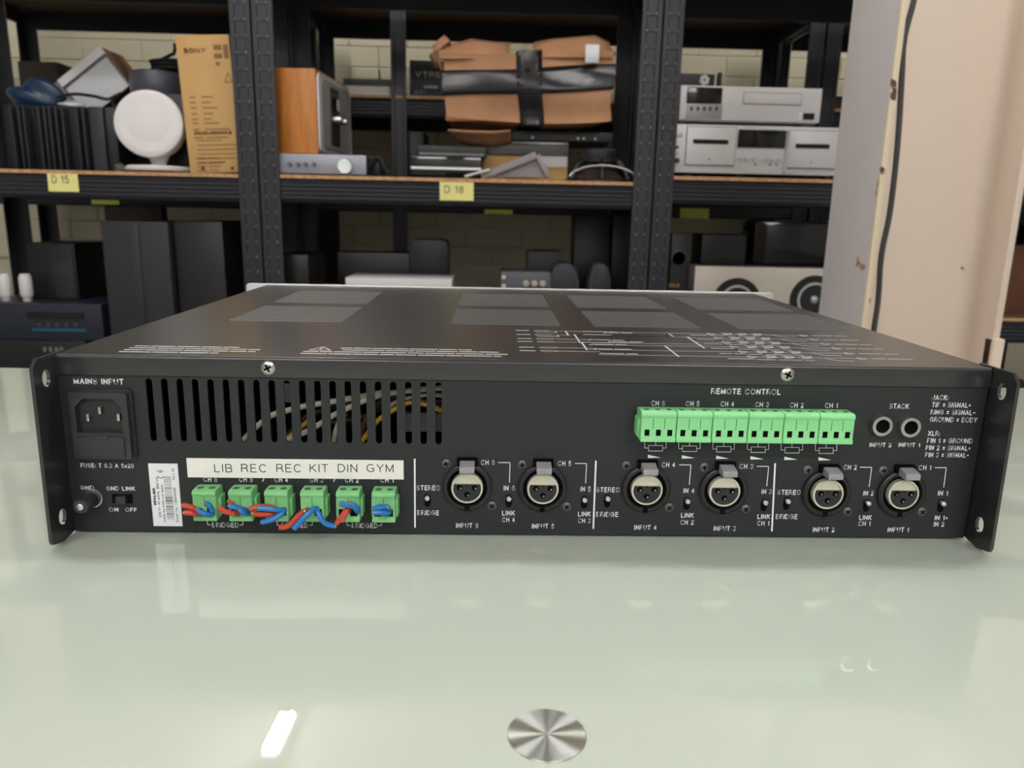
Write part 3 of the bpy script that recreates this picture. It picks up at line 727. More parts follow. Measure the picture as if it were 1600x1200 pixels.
def flap(pts, name='torn_flap', m=None):
    top = []; bot = []
    mb = MB(); r0 = []
    rings = [[Vector(p) for p in row] for row in pts]
    R_ = [[mb.v(p) for p in r] for r in rings]
    for a, b in zip(R_, R_[1:]):
        for i in range(len(a)-1): mb.face([a[i], a[i+1], b[i+1], b[i]])
    o = mb.build(name, m or M['cardboard'], t, ang=70)
    so = o.modifiers.new('s', 'SOLIDIFY'); so.thickness = 0.004; so.offset = 0
def fl(pxs0, pxs1, Y0, Y1, seed):
    rnd = random.Random(seed); rows = []
    for s in lp(0, 1, 4):
        row = []
        for a, b in zip(pxs0, pxs1):
            p = W(*a, Y0).lerp(W(*b, Y1), s); p.x += rnd.uniform(-1, 1)*0.004*s; p.z += math.sin(s*3.1)*0.006+rnd.uniform(-1, 1)*0.003*s; row.append(p)
        rows.append(row)
    return rows
flap(fl([(686, 92), (710, 92), (740, 92), (770, 92), (796, 90)], [(684, 66), (708, 70), (735, 62), (770, 66), (796, 68)], 1.70, 1.76, 1))
flap(fl([(833, 91), (860, 90), (890, 90), (930, 90), (956, 92)], [(833, 68), (862, 64), (890, 58), (928, 57), (950, 66)], 1.70, 1.75, 2))
flap(fl([(690, 84), (688, 95), (690, 110)], [(672, 86), (676, 98), (680, 108)], 1.71, 1.80, 3))
flap(fl([(677, 82), (688, 76), (698, 68)], [(676, 70), (694, 56), (704, 70)], 1.72, 1.74, 4))
flap(fl([(932, 82), (945, 84), (958, 92)], [(926, 60), (944, 66), (962, 84)], 1.72, 1.78, 5))
flap(fl([(700, 203), (730, 205), (770, 206), (798, 204)], [(716, 222), (740, 230), (770, 230), (798, 222)], 1.70, 1.775, 6), 'bottom_flap')
X0, X1, Z0, Z1 = bx(914, 70, 936, 99, 1.695)
blob_ = MB().box(X0, 1.688, Z0, X1, 1.6915, Z1).build('tape_patch', M['silver'], t, 0.001)

# --- right bay, main shelf
YD = 1.665
t = thing('cassette_deck', 'silver double cassette deck under the silver player on the right shelf', 'cassette deck', (0.65, 1.8, ZR))
X0 = W(1050, 230, YD).x; X1 = W(1335, 230, YD).x; Zb = ZR+0.010; Zt = W(1180, 196.5, YD).z
MB().box(X0, YD, Zb, X1, YD+0.015, Zt).build('fascia', M['silver2'], t, 0.002)
MB().box(X0+0.004, YD+0.015, Zb, X1-0.004, YD+0.27, Zt-0.002).build('case', M['greymetal'], t, 0.002)
for xx in (X0+0.05, X1-0.05, (X0+X1)/2-0.05): MB().cyl((xx, YD+0.03, ZR), (xx, YD+0.03, Zb+0.0005), 0.014).build('foot', M['plastic'], t)
for xx in (X0+0.05, X1-0.05): MB().cyl((xx, YD+0.24, ZR), (xx, YD+0.24, Zb+0.0005), 0.014).build('foot', M['plastic'], t)
def doorpx(a, w0, btn):
    x0, x1, z0, z1 = bx(*a, YD)
    MB().box(x0-0.002, YD-0.001, z0-0.002, x1+0.002, YD+0.001, z1+0.002).build('door_gap', M['grey'], t)
    o = MB().box(x0, YD-0.006, z0, x1, YD, z1).build('cassette_door', M['silver2'], t, 0.002)
    a0 = bx(*w0, YD-0.006); MB().box(a0[0], YD-0.0068, a0[2], a0[1], YD-0.0055, a0[3]).build('slot_window', M['blackgloss'], o)
    MB().box(a0[0]-0.002, YD-0.0064, a0[2]-0.003, a0[1]+0.003, YD-0.0055, a0[2]-0.0002).build('slot_lip', M['silver'], o)
    q = W(*btn, YD-0.006); MB().lathe([(0.0025, 0), (0.002, 0.001)], (q.x, YD-0.006, q.z), (0, -1, 0), 8).build('emblem', M['grey'], o)
doorpx((1072, 199, 1148, 258), (1083, 218, 1138, 225), (1108, 249))
doorpx((1231, 205, 1312, 263), (1243, 225, 1296, 232), (1267, 254))
x0, x1, z0, z1 = bx(1153, 203, 1227, 231, YD); MB().box(x0, YD-0.003, z0, x1, YD+0.0005, z1).build('display', M['blackgloss'], t, 0.001)
MB().prism([(x1, YD), (x1+0.004, YD-0.014), (x1+0.006, YD-0.014), (x1+0.008, YD)], 'z', Zb+0.004, z1).build('door_cheek', M['silver2'], t)
for px in (1156, 1167, 1178, 1196, 1207, 1217):
    q = W(px, 247 + (px-1156)*0.03, YD); MB().lathe([(0.0062, 0), (0.0055, 0.005)], (q.x, YD, q.z), (0, -1, 0), 14).build('button', M['silver'], t)
for px in (1180, 1203, 1213):
    q = W(px, 257, YD); MB().lathe([(0.003, 0), (0.0025, 0.003)], (q.x, YD, q.z), (0, -1, 0), 10).build('small_button', M['grey'], t)
x0, x1, z0, z1 = bx(1056, 206, 1066, 213, YD); MB().box(x0, YD-0.006, z0, x1, YD, z1).build('power_button', M['silver'], t, 0.001)
for yy, rr in ((230, 0.004), (240, 0.002)):
    q = W(1058, yy, YD); MB().lathe([(rr, 0), (rr, 0.004)], (q.x, YD, q.z), (0, -1, 0), 10).build('jack', M['plastic2'], t)
q = W(1057, 251, YD); MB().lathe([(0.006, 0), (0.006, 0.012), (0.005, 0.013)], (q.x, YD, q.z), (0, -1, 0), 16).build('knob', M['plastic2'], t)
ZDK = Zt
YP = 1.68
t = thing('disc_player', 'silver disc player with black display on top of the cassette deck', 'player', (0.62, 1.8, ZDK))
X0, X1, Zb, Zt = bx(1062, 138, 1283, 190, YP); Zt = W(1170, 135.5, YP).z
MB().box(X0, YP, ZDK+0.012, X1, YP+0.014, Zt).build('fascia', M['silver2'], t, 0.002)
MB().box(X0+0.004, YP+0.014, ZDK+0.010, X1-0.004, YP+0.26, Zt-0.001).build('case', M['silver'], t, 0.002)
for xx in (X0+0.04, X1-0.04):
    for yy in (YP+0.04, YP+0.22): MB().cyl((xx, yy, ZDK), (xx, yy, ZDK+0.0105), 0.012).build('foot', M['plastic'], t)
x0, x1, z0, z1 = bx(1073, 136.5, 1128, 162, YP); MB().box(x0, YP-0.003, z0, x1, YP, z1).build('display', M['blackgloss'], t, 0.001)
x0, x1, z0, z1 = bx(1072, 163, 1128, 186, YP); MB().box(x0, YP-0.002, z0, x1, YP, z1).build('key_panel', M['greymetal'], t, 0.001)
for px in (1080, 1090, 1100, 1109, 1119):
    x0, x1, z0, z1 = bx(px-2, 167, px+2, 173, YP); MB().box(x0, YP-0.004, z0, x1, YP-0.0015, z1).build('key', M['plastic2'], t)
x0, x1, z0, z1 = bx(1162, 146, 1252, 163, YP)
MB().box(x0-0.0015, YP-0.0008, z0-0.0015, x1+0.0015, YP+0.0005, z1+0.0015).build('tray_gap', M['grey'], t)
MB().box(x0, YP-0.0025, z0, x1, YP, z1).build('disc_tray', M['silver2'], t, 0.001)
x0, x1, z0, z1 = bx(1255, 177, 1272, 187, YP); MB().box(x0, YP-0.002, z0, x1, YP, z1).build('sensor_window', M['blackgloss'], t)
x0, x1, z0, z1 = bx(1248, 176, 1252, 187, YP); MB().box(x0, YP-0.003, z0, x1, YP, z1).build('power_key', M['white'], t, 0.0005)
ZPL = Zt
t, b = simple_box('small_black_box', 'small black box with silver flower emblem on the disc player', 'box', (1062, 115, 1117, 135), 1.74, 0.12, M['black'], ZPL)
q = W(1101, 125, 1.737)
for k in range(6):
    a = R(60*k+20); MB().lathe([(0.006, 0), (0.004, 0.002)], (q.x+0.008*math.cos(a), 1.7398, q.z+0.008*math.sin(a)), (0, -1, 0), 10).build('petal', M['silver'], t)
t, b = simple_box('upright_strip', 'thin dark upright strip standing on the disc player', 'strip', (1123, 113, 1128, 135), 1.78, 0.02, M['black'], ZPL, 0.001)

# --- rear shelf goods seen through the gaps
ZL2 = 0.517
t = thing('pale_device', 'pale flat device with antenna on the rear shelf behind the radio', 'device', (W(574, 140, 2.30).x, 2.4, ZL2))
X0, X1, Z0, Z1 = bx(536, 134, 609, 147, 2.30); MB().box(X0, 2.30, ZL2, X1, 2.5, Z1).build('body', mat('bright_white', (246, 246, 240), 0.5), t, 0.003)
X0, X1, Z2, Z3 = bx(536, 123, 612, 134, 2.30); MB().box(X0, 2.30, Z1, X1, 2.5, Z3).build('grey_lid', mat('dark_grey_lid', (84, 84, 84), 0.5), t, 0.003)
q = W(593, 123, 2.32); MB().cyl((q.x, 2.33, Z3), (q.x-0.003, 2.33, Z3+0.037), 0.0035, 0.002, 8).build('antenna', M['plastic2'], t)
t, b = simple_box('black_carton', 'black carton with pale lettering on the rear shelf left of the taped carton', 'carton', (640, 95, 742, 150), 2.29, 0.3, M['speaker'], ZL2)
mb = MB(); f = lambda u_, v_, w_: (u_, 2.288+w_*0.001, v_)
a = bx(649, 112, 700, 121, 2.288); stext(mb, 'VTREX', a[0], a[1], (a[2]+a[3])/2, a[3]-a[2], f, 0.5, 0.18)
a = bx(646, 140, 665, 147, 2.288); stext(mb, '1080', a[0], a[1], (a[2]+a[3])/2, a[3]-a[2], f, 0.5, 0.18)
a = bx(662, 134, 684, 138, 2.288); mb.box(a[0], 2.288, a[2], a[1], 2.2895, a[3])
stuff(mb.build('lettering', M['printgrey'], t))
simple_box('dark_carton', 'dark brown carton on the rear shelf behind the blue bag', 'carton', (30, 96, 92, 150), 2.3, 0.25, mat('dark_brown_board', (58, 50, 42), 0.7), ZL2)
simple_box('dark_case', 'low dark case on the rear shelf beyond the silver player', 'case', (1262, 150, 1340, 171), 2.3, 0.2, mat('dark_brown_case', (50, 42, 38), 0.6), 0.51)
simple_box('brown_carton', 'brown carton in the shelf seen past the right of the column', 'carton', (1560, 384, 1640, 496), 1.75, 0.2, mat('reddish_cardboard', (96, 56, 38), 0.7), -0.096)
simple_box('black_case', 'black case on the rear low shelf behind the radio posts', 'case', (612, 205, 663, 330), 2.3, 0.2, M['black'], 0.217)

# --- left bay, lower shelf
ZLL = -0.33
t, b = simple_box('low_unit', 'black rack unit under the receiver on the lower left shelf', 'unit', (-40, 532, 135, 580), 1.68, 0.3, M['black'], ZLL)
for px in (70, 79, 88, 96):
    q = W(px, 546, 1.677); MB().box(q.x-0.004, 1.676, q.z-0.006, q.x+0.004, 1.681, q.z+0.006).build('button', M['grey'], t)
zt = b[3]
t, b = simple_box('av_receiver', 'black receiver with blue lit trim line on the lower left shelf', 'receiver', (-40, 474, 160, 530), 1.69, 0.3, mat('dark_blue_black', (34, 40, 52), 0.35), zt)
a = bx(42, 488, 130, 498, 1.687); MB().box(a[0], 1.686, a[2], a[1], 1.691, a[3]).build('display', M['blackgloss'], t)
a = bx(50, 513, 134, 518, 1.687); MB().box(a[0], 1.686, a[2], a[1], 1.691, a[3]).build('blue_trim', M['bluelit'], t)
a = bx(-40, 488, 130, 496, 1.687)
for px in (62, 76, 90, 104, 118):
    q = W(px, 508, 1.687); MB().box(q.x-0.005, 1.686, q.z-0.004, q.x+0.005, 1.691, q.z+0.004).build('button', M['purple'], t)
zt = b[3]
t, b = simple_box('small_speaker', 'small black speaker box standing on the blue trimmed receiver', 'speaker', (45, 380, 120, 472), 1.78, 0.17, M['black'], zt)
a = bx(84, 384, 116, 466, 1.777); MB().box(a[0], 1.776, a[2], a[1], 1.781, a[3]).build('grille', M['speaker'], t, 0.003)
for px, lb in ((8, 'white jar with silver foot on the receiver, at the left edge'), (41, 'white jar on the receiver just left of the small speaker')):
    q = W(px, 450, 1.74); t = thing('white_jar', lb, 'jar', (q.x, 1.74, zt), 'white jars on the receiver')
    h = W(px, 428, 1.74).z-zt
    MB().lathe([(0.012, 0), (0.012, 0.012)], (q.x, 1.74, zt), (0, 0, 1), 18).build('foot', M['silver'], t)
    MB().lathe([(0.014, 0.012), (0.016, 0.016), (0.016, h-0.01), (0.012, h)], (q.x, 1.74, zt), (0, 0, 1), 18).build('jar_body', M['white'], t)
t, b = simple_box('floor_speaker', 'large charcoal speaker cabinet on the lower left shelf', 'speaker', (165, 346, 268, 520), 1.68, 0.28, M['speaker'], ZLL)
a = bx(208, 349, 222, 516, 1.678); MB().box(a[0], 1.6765, a[2], a[1], 1.681, a[3]).build('centre_strip', M['plastic2'], t, 0.001)
simple_box('dark_cabinet', 'black cabinet right of the large charcoal speaker on the lower left shelf', 'cabinet', (277, 346, 352, 520), 1.70, 0.25, M['black'], ZLL)
simple_box('leaning_board', 'dark brown board standing behind the large charcoal speaker', 'board', (163, 318, 252, 346), 2.26, 0.05, mat('dark_brown_panel', (60, 52, 44), 0.7), -0.441)

# --- middle bay, lower shelf
ZML = -0.075
t, b = simple_box('white_carton', 'flat white carton on the lower middle shelf behind the amplifier', 'carton', (540, 435, 706, 470), 1.70, 0.16, M['white'], ZML)
simple_box('black_console', 'black console box behind the flat white carton', 'console', (528, 395, 640, 470), 1.90, 0.1, M['black'], ZML)
t, b = simple_box('black_tower', 'black box beside the left posts on the lower middle shelf', 'box', (432, 398, 482, 470), 1.72, 0.2, M['black'], ZML)
X0, X1, Z0, Z1 = bx(640, 374, 700, 470, 1.89)
MB_ = MB().prism(arc(X1-0.02, Z1-0.02, 0.02, 0, 90, 5)+arc(X0+0.02, Z1-0.02, 0.02, 90, 180, 5)+[(X0, ZML), (X1, ZML)], 'y', 1.89, 2.0)
tag(MB_.build('round_top_speaker', M['black'], None, 0.004), 'black speaker with rounded top behind the flat white carton', 'speaker')
t, b = simple_box('grey_interface', 'small grey audio box with three sockets on the lower middle shelf', 'audio box', (782, 425, 860, 470), 1.72, 0.12, mat('slate_grey_metal', (86, 88, 94), 0.4), ZML)
for px in (822, 835, 848):
    q = W(px, 443, 1.718); MB().lathe([(0.009, 0), (0.009, 0.006), (0.006, 0.012), (0.004, 0.012), (0.004, 0.002)], (q.x, 1.72, q.z), (0, -1, 0), 14).build('socket', M['nickel'], t)
for py in (433, 447):
    q = W(787, py, 1.718); MB().lathe([(0.0065, 0), (0.0055, 0.004)], (q.x, 1.72, q.z), (0, -1, 0), 12).build('knob', M['nickel'], t)
simple_box('black_cube', 'black box standing behind the grey audio box', 'box', (824, 393, 878, 470), 1.90, 0.1, M['speaker'], ZML)
for i, (x0, x1) in enumerate(((858, 906), (921, 956))):
    X0, X1, Z0, Z1 = bx(x0, 412, x1, 470, 1.73)
    t = thing('curved_speaker', 'curved slate computer speaker, %s of the pair on the lower middle shelf' % ('left' if i == 0 else 'right'), 'speaker', ((X0+X1)/2, 1.76, ZML), 'curved computer speakers')
    cxm = (X0+X1)/2; hw = (X1-X0)/2
    poly = [(cxm-hw*1.05, ZML), (cxm+hw*1.05, ZML), (cxm+hw*0.95, ZML+(Z1-ZML)*0.55), (cxm+hw*0.7, ZML+(Z1-ZML)*0.88), (cxm+hw*0.35, Z1), (cxm-hw*0.35, Z1), (cxm-hw*0.7, ZML+(Z1-ZML)*0.88), (cxm-hw*0.95, ZML+(Z1-ZML)*0.55)]
    MB().prism(poly, 'y', 1.735, 1.83).build('shell', M['purple'], t, 0.006, 3)
    MB().prism([(cxm+(p[0]-cxm)*0.75, ZML+0.01+(p[1]-ZML)*0.9) for p in poly], 'y', 1.728, 1.736).build('grille', M['plastic2'], t, 0.003)
simple_box('tall_black_box', 'tall black box against the right posts on the lower middle shelf', 'box', (956, 335, 1000, 470), 1.90, 0.12, M['black'], ZML)
simple_box('tall_black_case', 'tall black case behind the curved speakers on the lower middle shelf', 'case', (896, 338, 952, 470), 1.92, 0.1, M['black'], ZML)

# --- right bay, lower shelf
ZRL = -0.16
t = thing('centre_speaker', 'silver centre speaker with two black drivers on the lower right shelf', 'speaker', (0.68, 1.76, ZRL))
X0, X1, Z0, Z1 = bx(1083, 418, 1325, 520, 1.70)
MB().box(X0, 1.70, ZRL, X1, 1.715, Z1).build('baffle', mat('champagne_silver', (205, 198, 186), 0.42, 0.25), t, 0.003)
MB().box(X0-0.014, 1.71, ZRL, X1+0.014, 1.85, Z1+0.004).build('cabinet', M['black'], t, 0.003)
for px, py, rp in ((1150, 472, 38), (1271, 468, 38)):
    q = W(px, py, 1.70); r_ = rp*2.05/FPX
    d = MB().lathe([(r_, 0), (r_, 0.004), (r_*0.72, 0.005), (r_*0.70, 0.002)], (q.x, 1.70, q.z), (0, -1, 0), 40).build('driver', M['rubber'], t)
    MB().lathe([(r_*0.72, 0.0035), (r_*0.70, 0.007), (r_*0.62, 0.007), (r_*0.60, 0.003)], (q.x, 1.70, q.z), (0, -1, 0), 40).build('trim_ring', M['silver'], d)
    MB().lathe([(r_*0.6, 0.0045), (r_*0.2, 0.0028), (r_*0.19, 0.004)], (q.x, 1.70, q.z), (0, -1, 0), 32).build('cone', M['plastic'], d)
    MB().ball((q.x, 1.697, q.z), r_*0.17, 14).build('dust_cap', M['silver'], d)
zt = Z1+0.004
t, b = simple_box('port_speaker', 'black speaker with round bass port and gold letters by the right posts', 'speaker', (1046, 365, 1076, 500), 1.715, 0.2, M['black'], ZRL)
t2 = t
q = W(1061, 404, 1.713); MB().lathe([(0.021, 0), (0.023, 0.003), (0.019, 0.004), (0.017, -0.001)], (q.x, 1.715, q.z), (0, -1, 0), 28).build('bass_port', M['plastic2'], t)
mb = MB(); a = bx(1043, 440, 1060, 449, 1.713); stext(mb, 'ms', a[0]+0.004, a[1]+0.004, (a[2]+a[3])/2, 0.015, lambda u_, v_, w_: (u_, 1.714+w_*0.001, v_), 0.9, 0.2); mb.build('gold_letters', M['gold'], t)
t, b = simple_box('black_amplifier_box', 'black box on the centre speaker beside the ported speaker', 'box', (1096, 367, 1165, 417), 1.74, 0.11, M['black'], zt)
t, b = simple_box('gloss_subwoofer', 'glossy black rounded box on the right end of the centre speaker', 'box', (1178, 346, 1300, 417), 1.73, 0.12, M['blackgloss'], zt, 0.012)

# ------------------------------------------------------------------ glass desk
ZT = -0.0012
t = thing('glass_desk', 'pale green glass desk top carrying the black amplifier', 'desk', (0, -0.2, ZF))
e0 = WZ(20, 574.5, ZT); e1 = WZ(1595, 606, ZT); sl = (e1.y-e0.y)/(e1.x-e0.x)
poly = [(-0.95, -0.75), (0.95, -0.75), (0.95, e0.y+sl*(0.95-e0.x)), (-0.95, e0.y+sl*(-0.95-e0.x))]
MB().prism(poly, 'z', ZT-0.010, ZT).build('glass_top', M['glass'], t, 0.001)
dc = (-0.0006, -0.147, ZT)
MB().lathe([(0.0122, -0.0002), (0.0122, 0.0004), (0.0120, 0.0006), (0.0119, 0.0006), (0.0117, 0.0006), (0.006, 0.0006), (0.0004, 0.0006)], dc, (0, 0, 1), 64).build('steel_disc', M['spun'], t)
MB().cyl((dc[0], dc[1], ZF), (dc[0], dc[1], ZT-0.0105), 0.0118).build('leg', M['alu'], t)
for x in (-0.85, 0.85):
    for y in (-0.68, 0.28): MB().cyl((x, y, ZF), (x, y, ZT-0.0105), 0.025).build('leg', M['alu'], t)

# ------------------------------------------------------------------ the amplifier (millimetres)
K = 0.001
amp = thing('rack_amplifier', 'black two-unit rack amplifier seen from its socketed rear on the desk', 'amplifier', (0, 0.17, 0))
AD, HW, AH = 343.0, 221.5, 88.0
def mb_(): return MB(K)
# chassis: tub and holed rear panel
c = mb_()
c.box(-HW, 1.2, 0, HW, AD, 1.2); c.box(-HW, 1.2, 1.2, -HW+1.2, AD, AH-1.2); c.box(HW-1.2, 1.2, 1.2, HW, AD, AH-1.2)
c.build('chassis', M['coat'], amp)
slots = [slot(-179.6+i*7.137, 61.6, 3.1, 30.8) for i in range(20)]
c = mb_(); plate(c, [(-HW, 0), (HW, 0), (HW, AH-1), (-HW, AH-1)], slots, lambda u_, v_, w_: (u_, w_, v_), 1.2)
c.build('rear_panel', M['panel'], amp, smooth=False)
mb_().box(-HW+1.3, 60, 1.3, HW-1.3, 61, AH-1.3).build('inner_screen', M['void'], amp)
# lid with lip and louvres
c = mb_(); c.prism([(-1.0, 78.2), (-1.0, 87.0), (-0.2, 88.0), (AD, 88.0), (AD, 86.8), (0.0, 86.8), (-0.02, 78.2)], 'x', -HW-0.4, HW+0.4)
lid = c.build('lid', M['coat'], amp, 0.6, 3)
for x0, x1 in ((-180, -111.5), (-44, 24), (45, 112), (136, 208.5)):
    for y0, n in ((117, 11), (214, 12)):
        c = mb_()
        for k in range(n):
            y = y0+k*7.0
            c.prism([(y-0.9, 88.0), (y-0.3, 88.35), (y+0.3, 88.35), (y+0.8, 88.0)], 'x', x0, x1)
        stuff(c.build('vent_louvres', M['louvre'], lid))
# screws
def screw(x, z, r, m, parent, yo=0.0, a=20, h=1.3, name='screw'):
    c = mb_(); c.lathe([(r, 0), (r, 0.3*h), (r*0.8, 0.75*h), (r*0.45, h)], (x, yo, z), (0, -1, 0), 20)
    s_ = c.build(name, m, parent)
    c = mb_()
    for q in (a, a+90):
        dx, dz = math.cos(R(q)), math.sin(R(q)); px, pz = -dz, dx; L, wd = r*0.55, r*0.14
        pts = [(x+dx*L+px*wd, z+dz*L+pz*wd), (x-dx*L+px*wd, z-dz*L+pz*wd), (x-dx*L-px*wd, z-dz*L-pz*wd), (x+dx*L-px*wd, z+dz*L-pz*wd)]
        c.prism(pts, 'y', yo-h*1.06, yo-h*0.6)
    c.build('cross_recess', M['void'], s_); return s_
screw(-123.4, 83.0, 3.4, M['steel'], amp, -1.0, 25); screw(122.2, 83.4, 3.4, M['steel'], amp, -1.0, 65)
# rack ears at the rear
for sx, xo in ((-1, -222.0), (1, 222.8)):
    c = mb_()
    outer = [(10, 2), (-10, -0.9), (-18.5, 1.0), (-19.5, 3.0), (-18.4, 84.5), (-14.5, 88.4), (10, 88.4)]
    holes = [[(-9.2+3.1*math.cos(a), zc+4.0*math.sin(a)) for a in (2*math.pi*i/18 for i in range(18))] for zc in (78.4, 11.2)]
    plate(c, outer, holes, lambda u_, v_, w_: (xo+w_-0.8, u_, v_), 1.6)
    c.build('rear_ear', M['coat'], amp, smooth=False)
# front fascia, seen edge-on
c = mb_(); c.prism(rrect(-241.3, 0.5, 241.3, 88.6, 3), 'y', AD+0.05, AD+4); c.build('front_fascia', M['alu'], amp, 0.3)
for x in (-232, 232):
    c = mb_(); c.lathe([(4, 0), (4, 0.8)], (x, AD+0.0, 80), (0, -1, 0), 14); c.build('fascia_nut', M['steel'], amp)
for x in (-180, 180):
    for y in (30, 300): mb_().cyl((x, y, -1.15), (x, y, 0.01), 8).build('rubber_foot', M['rubber'], amp)

# lettering on the rear panel
LT = mb_()
fp = lambda u_, v_, w_: (u_, -0.10+w_, v_)
def T(s, xl, xr, yc, hpx=8.9, bold=0.19, mb=None, f=None):
    a = P(xl, yc); b = P(xr, yc); h = hpx/3.34*(351-20*0)/351
    stext(mb or LT, s, a[0], b[0], a[1], h, f or fp, 0.1, bold)
for a in [('MAINS INPUT', 115, 193, 595.5, 9.6, .2), ('FUSE: T 6.3 A 5x20', 126, 209, 727, 7.6), ('GND', 125, 147, 762, 7.4), ('GND LINK', 166, 211, 763, 7.4), ('ON', 170, 185, 796, 7.4), ('OFF', 196, 214, 796.5, 7.4),
          ('CH 6', 318, 339.5, 749), ('CH 5', 373.5, 395, 749), ('CH 4', 429, 450, 749.5), ('CH 3', 484, 505.5, 749.5), ('CH 2', 539, 560.5, 750), ('CH 1', 594.5, 615, 750),
          ('BRIDGED', 331.5, 372.5, 820), ('BRIDGED', 440, 481, 820.5), ('BRIDGED', 549.5, 590, 821),
          ('STEREO', 651, 687.5, 762), ('BRIDGE', 652, 686, 801), ('CH 6', 751.5, 773, 722.5), ('IN 6', 787, 804.5, 762.5), ('LINK', 784.5, 804.5, 801.5), ('CH 4', 784.5, 804.5, 812), ('INPUT 6', 712.5, 747.5, 821),
          ('CH 5', 871.5, 892.5, 724), ('IN 5', 907, 923, 764), ('LINK', 903, 923, 803), ('CH 3', 903, 923, 813.5), ('INPUT 5', 831, 866, 822),
          ('STEREO', 932, 968, 765), ('BRIDGE', 931.5, 966, 803.5), ('CH 4', 1034, 1055, 726), ('IN 4', 1068, 1085, 766.5), ('LINK', 1064, 1084, 805), ('CH 2', 1063, 1084, 816), ('INPUT 4', 991, 1026, 824),
          ('CH 3', 1155.5, 1177, 728.5), ('IN 3', 1190, 1206, 768), ('LINK', 1183.5, 1203.5, 807), ('CH 1', 1183, 1202, 817.5), ('INPUT 3', 1115, 1150, 825.5),
          ('STEREO', 1215, 1251, 769), ('BRIDGE', 1212, 1246, 807), ('CH 2', 1318, 1339, 730), ('IN 2', 1349, 1365, 770.5), ('LINK', 1342.5, 1362, 808.5), ('CH 1', 1341, 1360, 818), ('INPUT 2', 1270, 1304, 827.5),
          ('CH 1', 1435.5, 1455, 730.5), ('IN 1', 1465.5, 1481, 770.5), ('IN 1+', 1460.5, 1481, 809), ('IN 2', 1459, 1475.5, 819), ('INPUT 1', 1387, 1420, 827.5),
          ('REMOTE CONTROL', 1111, 1220, 611, 9.8, .2), ('CH 6', 1017.5, 1039, 630), ('CH 5', 1071.5, 1093, 630.5), ('CH 4', 1126, 1147, 631), ('CH 3', 1180, 1201.5, 632), ('CH 2', 1234, 1256, 633), ('CH 1', 1289, 1309, 633.5),
          ('STACK', 1390, 1420, 634.5), ('INPUT 2', 1358.5, 1393, 695, 7.6), ('INPUT 1', 1404, 1437.5, 695, 7.6), ('JACK:', 1456.5, 1482, 621), ('TIP = SIGNAL+', 1456, 1517, 632.3), ('RING = SIGNAL-', 1454, 1524, 643.8), ('GROUND = BODY', 1453, 1527, 655.3),
          ('XLR:', 1450, 1469, 677), ('PIN 1 = GROUND', 1448.5, 1519.5, 688.3), ('PIN 2 = SIGNAL+', 1446.5, 1516.5, 699.5), ('PIN 3 = SIGNAL-', 1445.5, 1514, 710.5)]:
    T(*a)
def PL(mb, pts, wd, f=None):           # polyline of thin printed bars on the panel
    f = f or (lambda x, y, z: (x, y, z))
    for (x0, z0), (x1, z1) in zip(pts, pts[1:]):
        L = math.hypot(x1-x0, z1-z0)
        if L < 1e-6: continue
        dx, dz = (x1-x0)/L*wd/2, (z1-z0)/L*wd/2
        q = [(x0-dx-dz, z0-dz+dx), (x0-dx+dz, z0-dz-dx), (x1+dx+dz, z1+dz-dx), (x1+dx-dz, z1+dz+dx)]
        r = [mb.v(f(p[0], -0.10, p[1])) for p in q] + [mb.v(f(p[0], 0.0, p[1])) for p in q]
        mb.face(r[:4]); mb.face(r[7:3:-1])
        for i in range(4): mb.face([r[i], r[4+i], r[4+(i+1) % 4], r[(i+1) % 4]])
for a, b in (((648, 718), (648.5, 823)), ((931, 721), (927, 825)), ((1211, 725), (1206, 829))): PL(LT, [P(*a), P(*b)], 0.8)
for pts in ([(779, 722.7), (797, 722.7), (796, 753)], [(899, 724), (916.5, 724.3), (915, 754.5)], [(1062, 726.2), (1079.5, 726.5), (1077, 757)], [(1183, 728.5), (1201, 728.7), (1198, 759)], [(1344, 730), (1362, 730.2), (1358, 760)], [(1461, 730.5), (1478.5, 730.7), (1474.5, 761)],
            [(324, 814), (324.5, 820), (329, 820)], [(375, 820), (379.5, 820), (379.5, 814)], [(433, 814), (433, 820.5), (438, 820.5)], [(484, 820.5), (488, 820.5), (488, 814)], [(542, 814), (542.5, 821), (547, 821)], [(592, 821), (596, 821), (596.5, 814)]):
    PL(LT, [P(*p) for p in pts], 0.35)
for a in ((412, 749), (523, 749)): PL(LT, [P(a[0]+1, a[1]-3), P(a[0]-1.5, a[1]+3)], 0.4)
for k, cx in enumerate((1024.3, 1077.3, 1130.8, 1184.6, 1237.5, 1290.8)):
    d = k*0.78
    PL(LT, [P(cx-11, 696+d), P(cx+11, 696+d), P(cx+11, 704.6+d), P(cx-11, 704.6+d), P(cx-11, 696+d)], 0.28)
    PL(LT, [P(cx-11, 700+d), P(cx-17, 700+d), P(cx-17, 690+d)], 0.28); PL(LT, [P(cx+11, 700+d), P(cx+16.5, 700+d), P(cx+16.5, 690+d)], 0.28)
    PL(LT, [P(cx, 696+d), P(cx, 691+d)], 0.35)
    LT.prism([P(cx-12, 710.3+d), P(cx-12, 715.6+d), P(cx+8, 715.0+d)], 'y', -0.1, 0.0)
stuff(LT.build('panel_lettering', M['print'], amp, smooth=False))

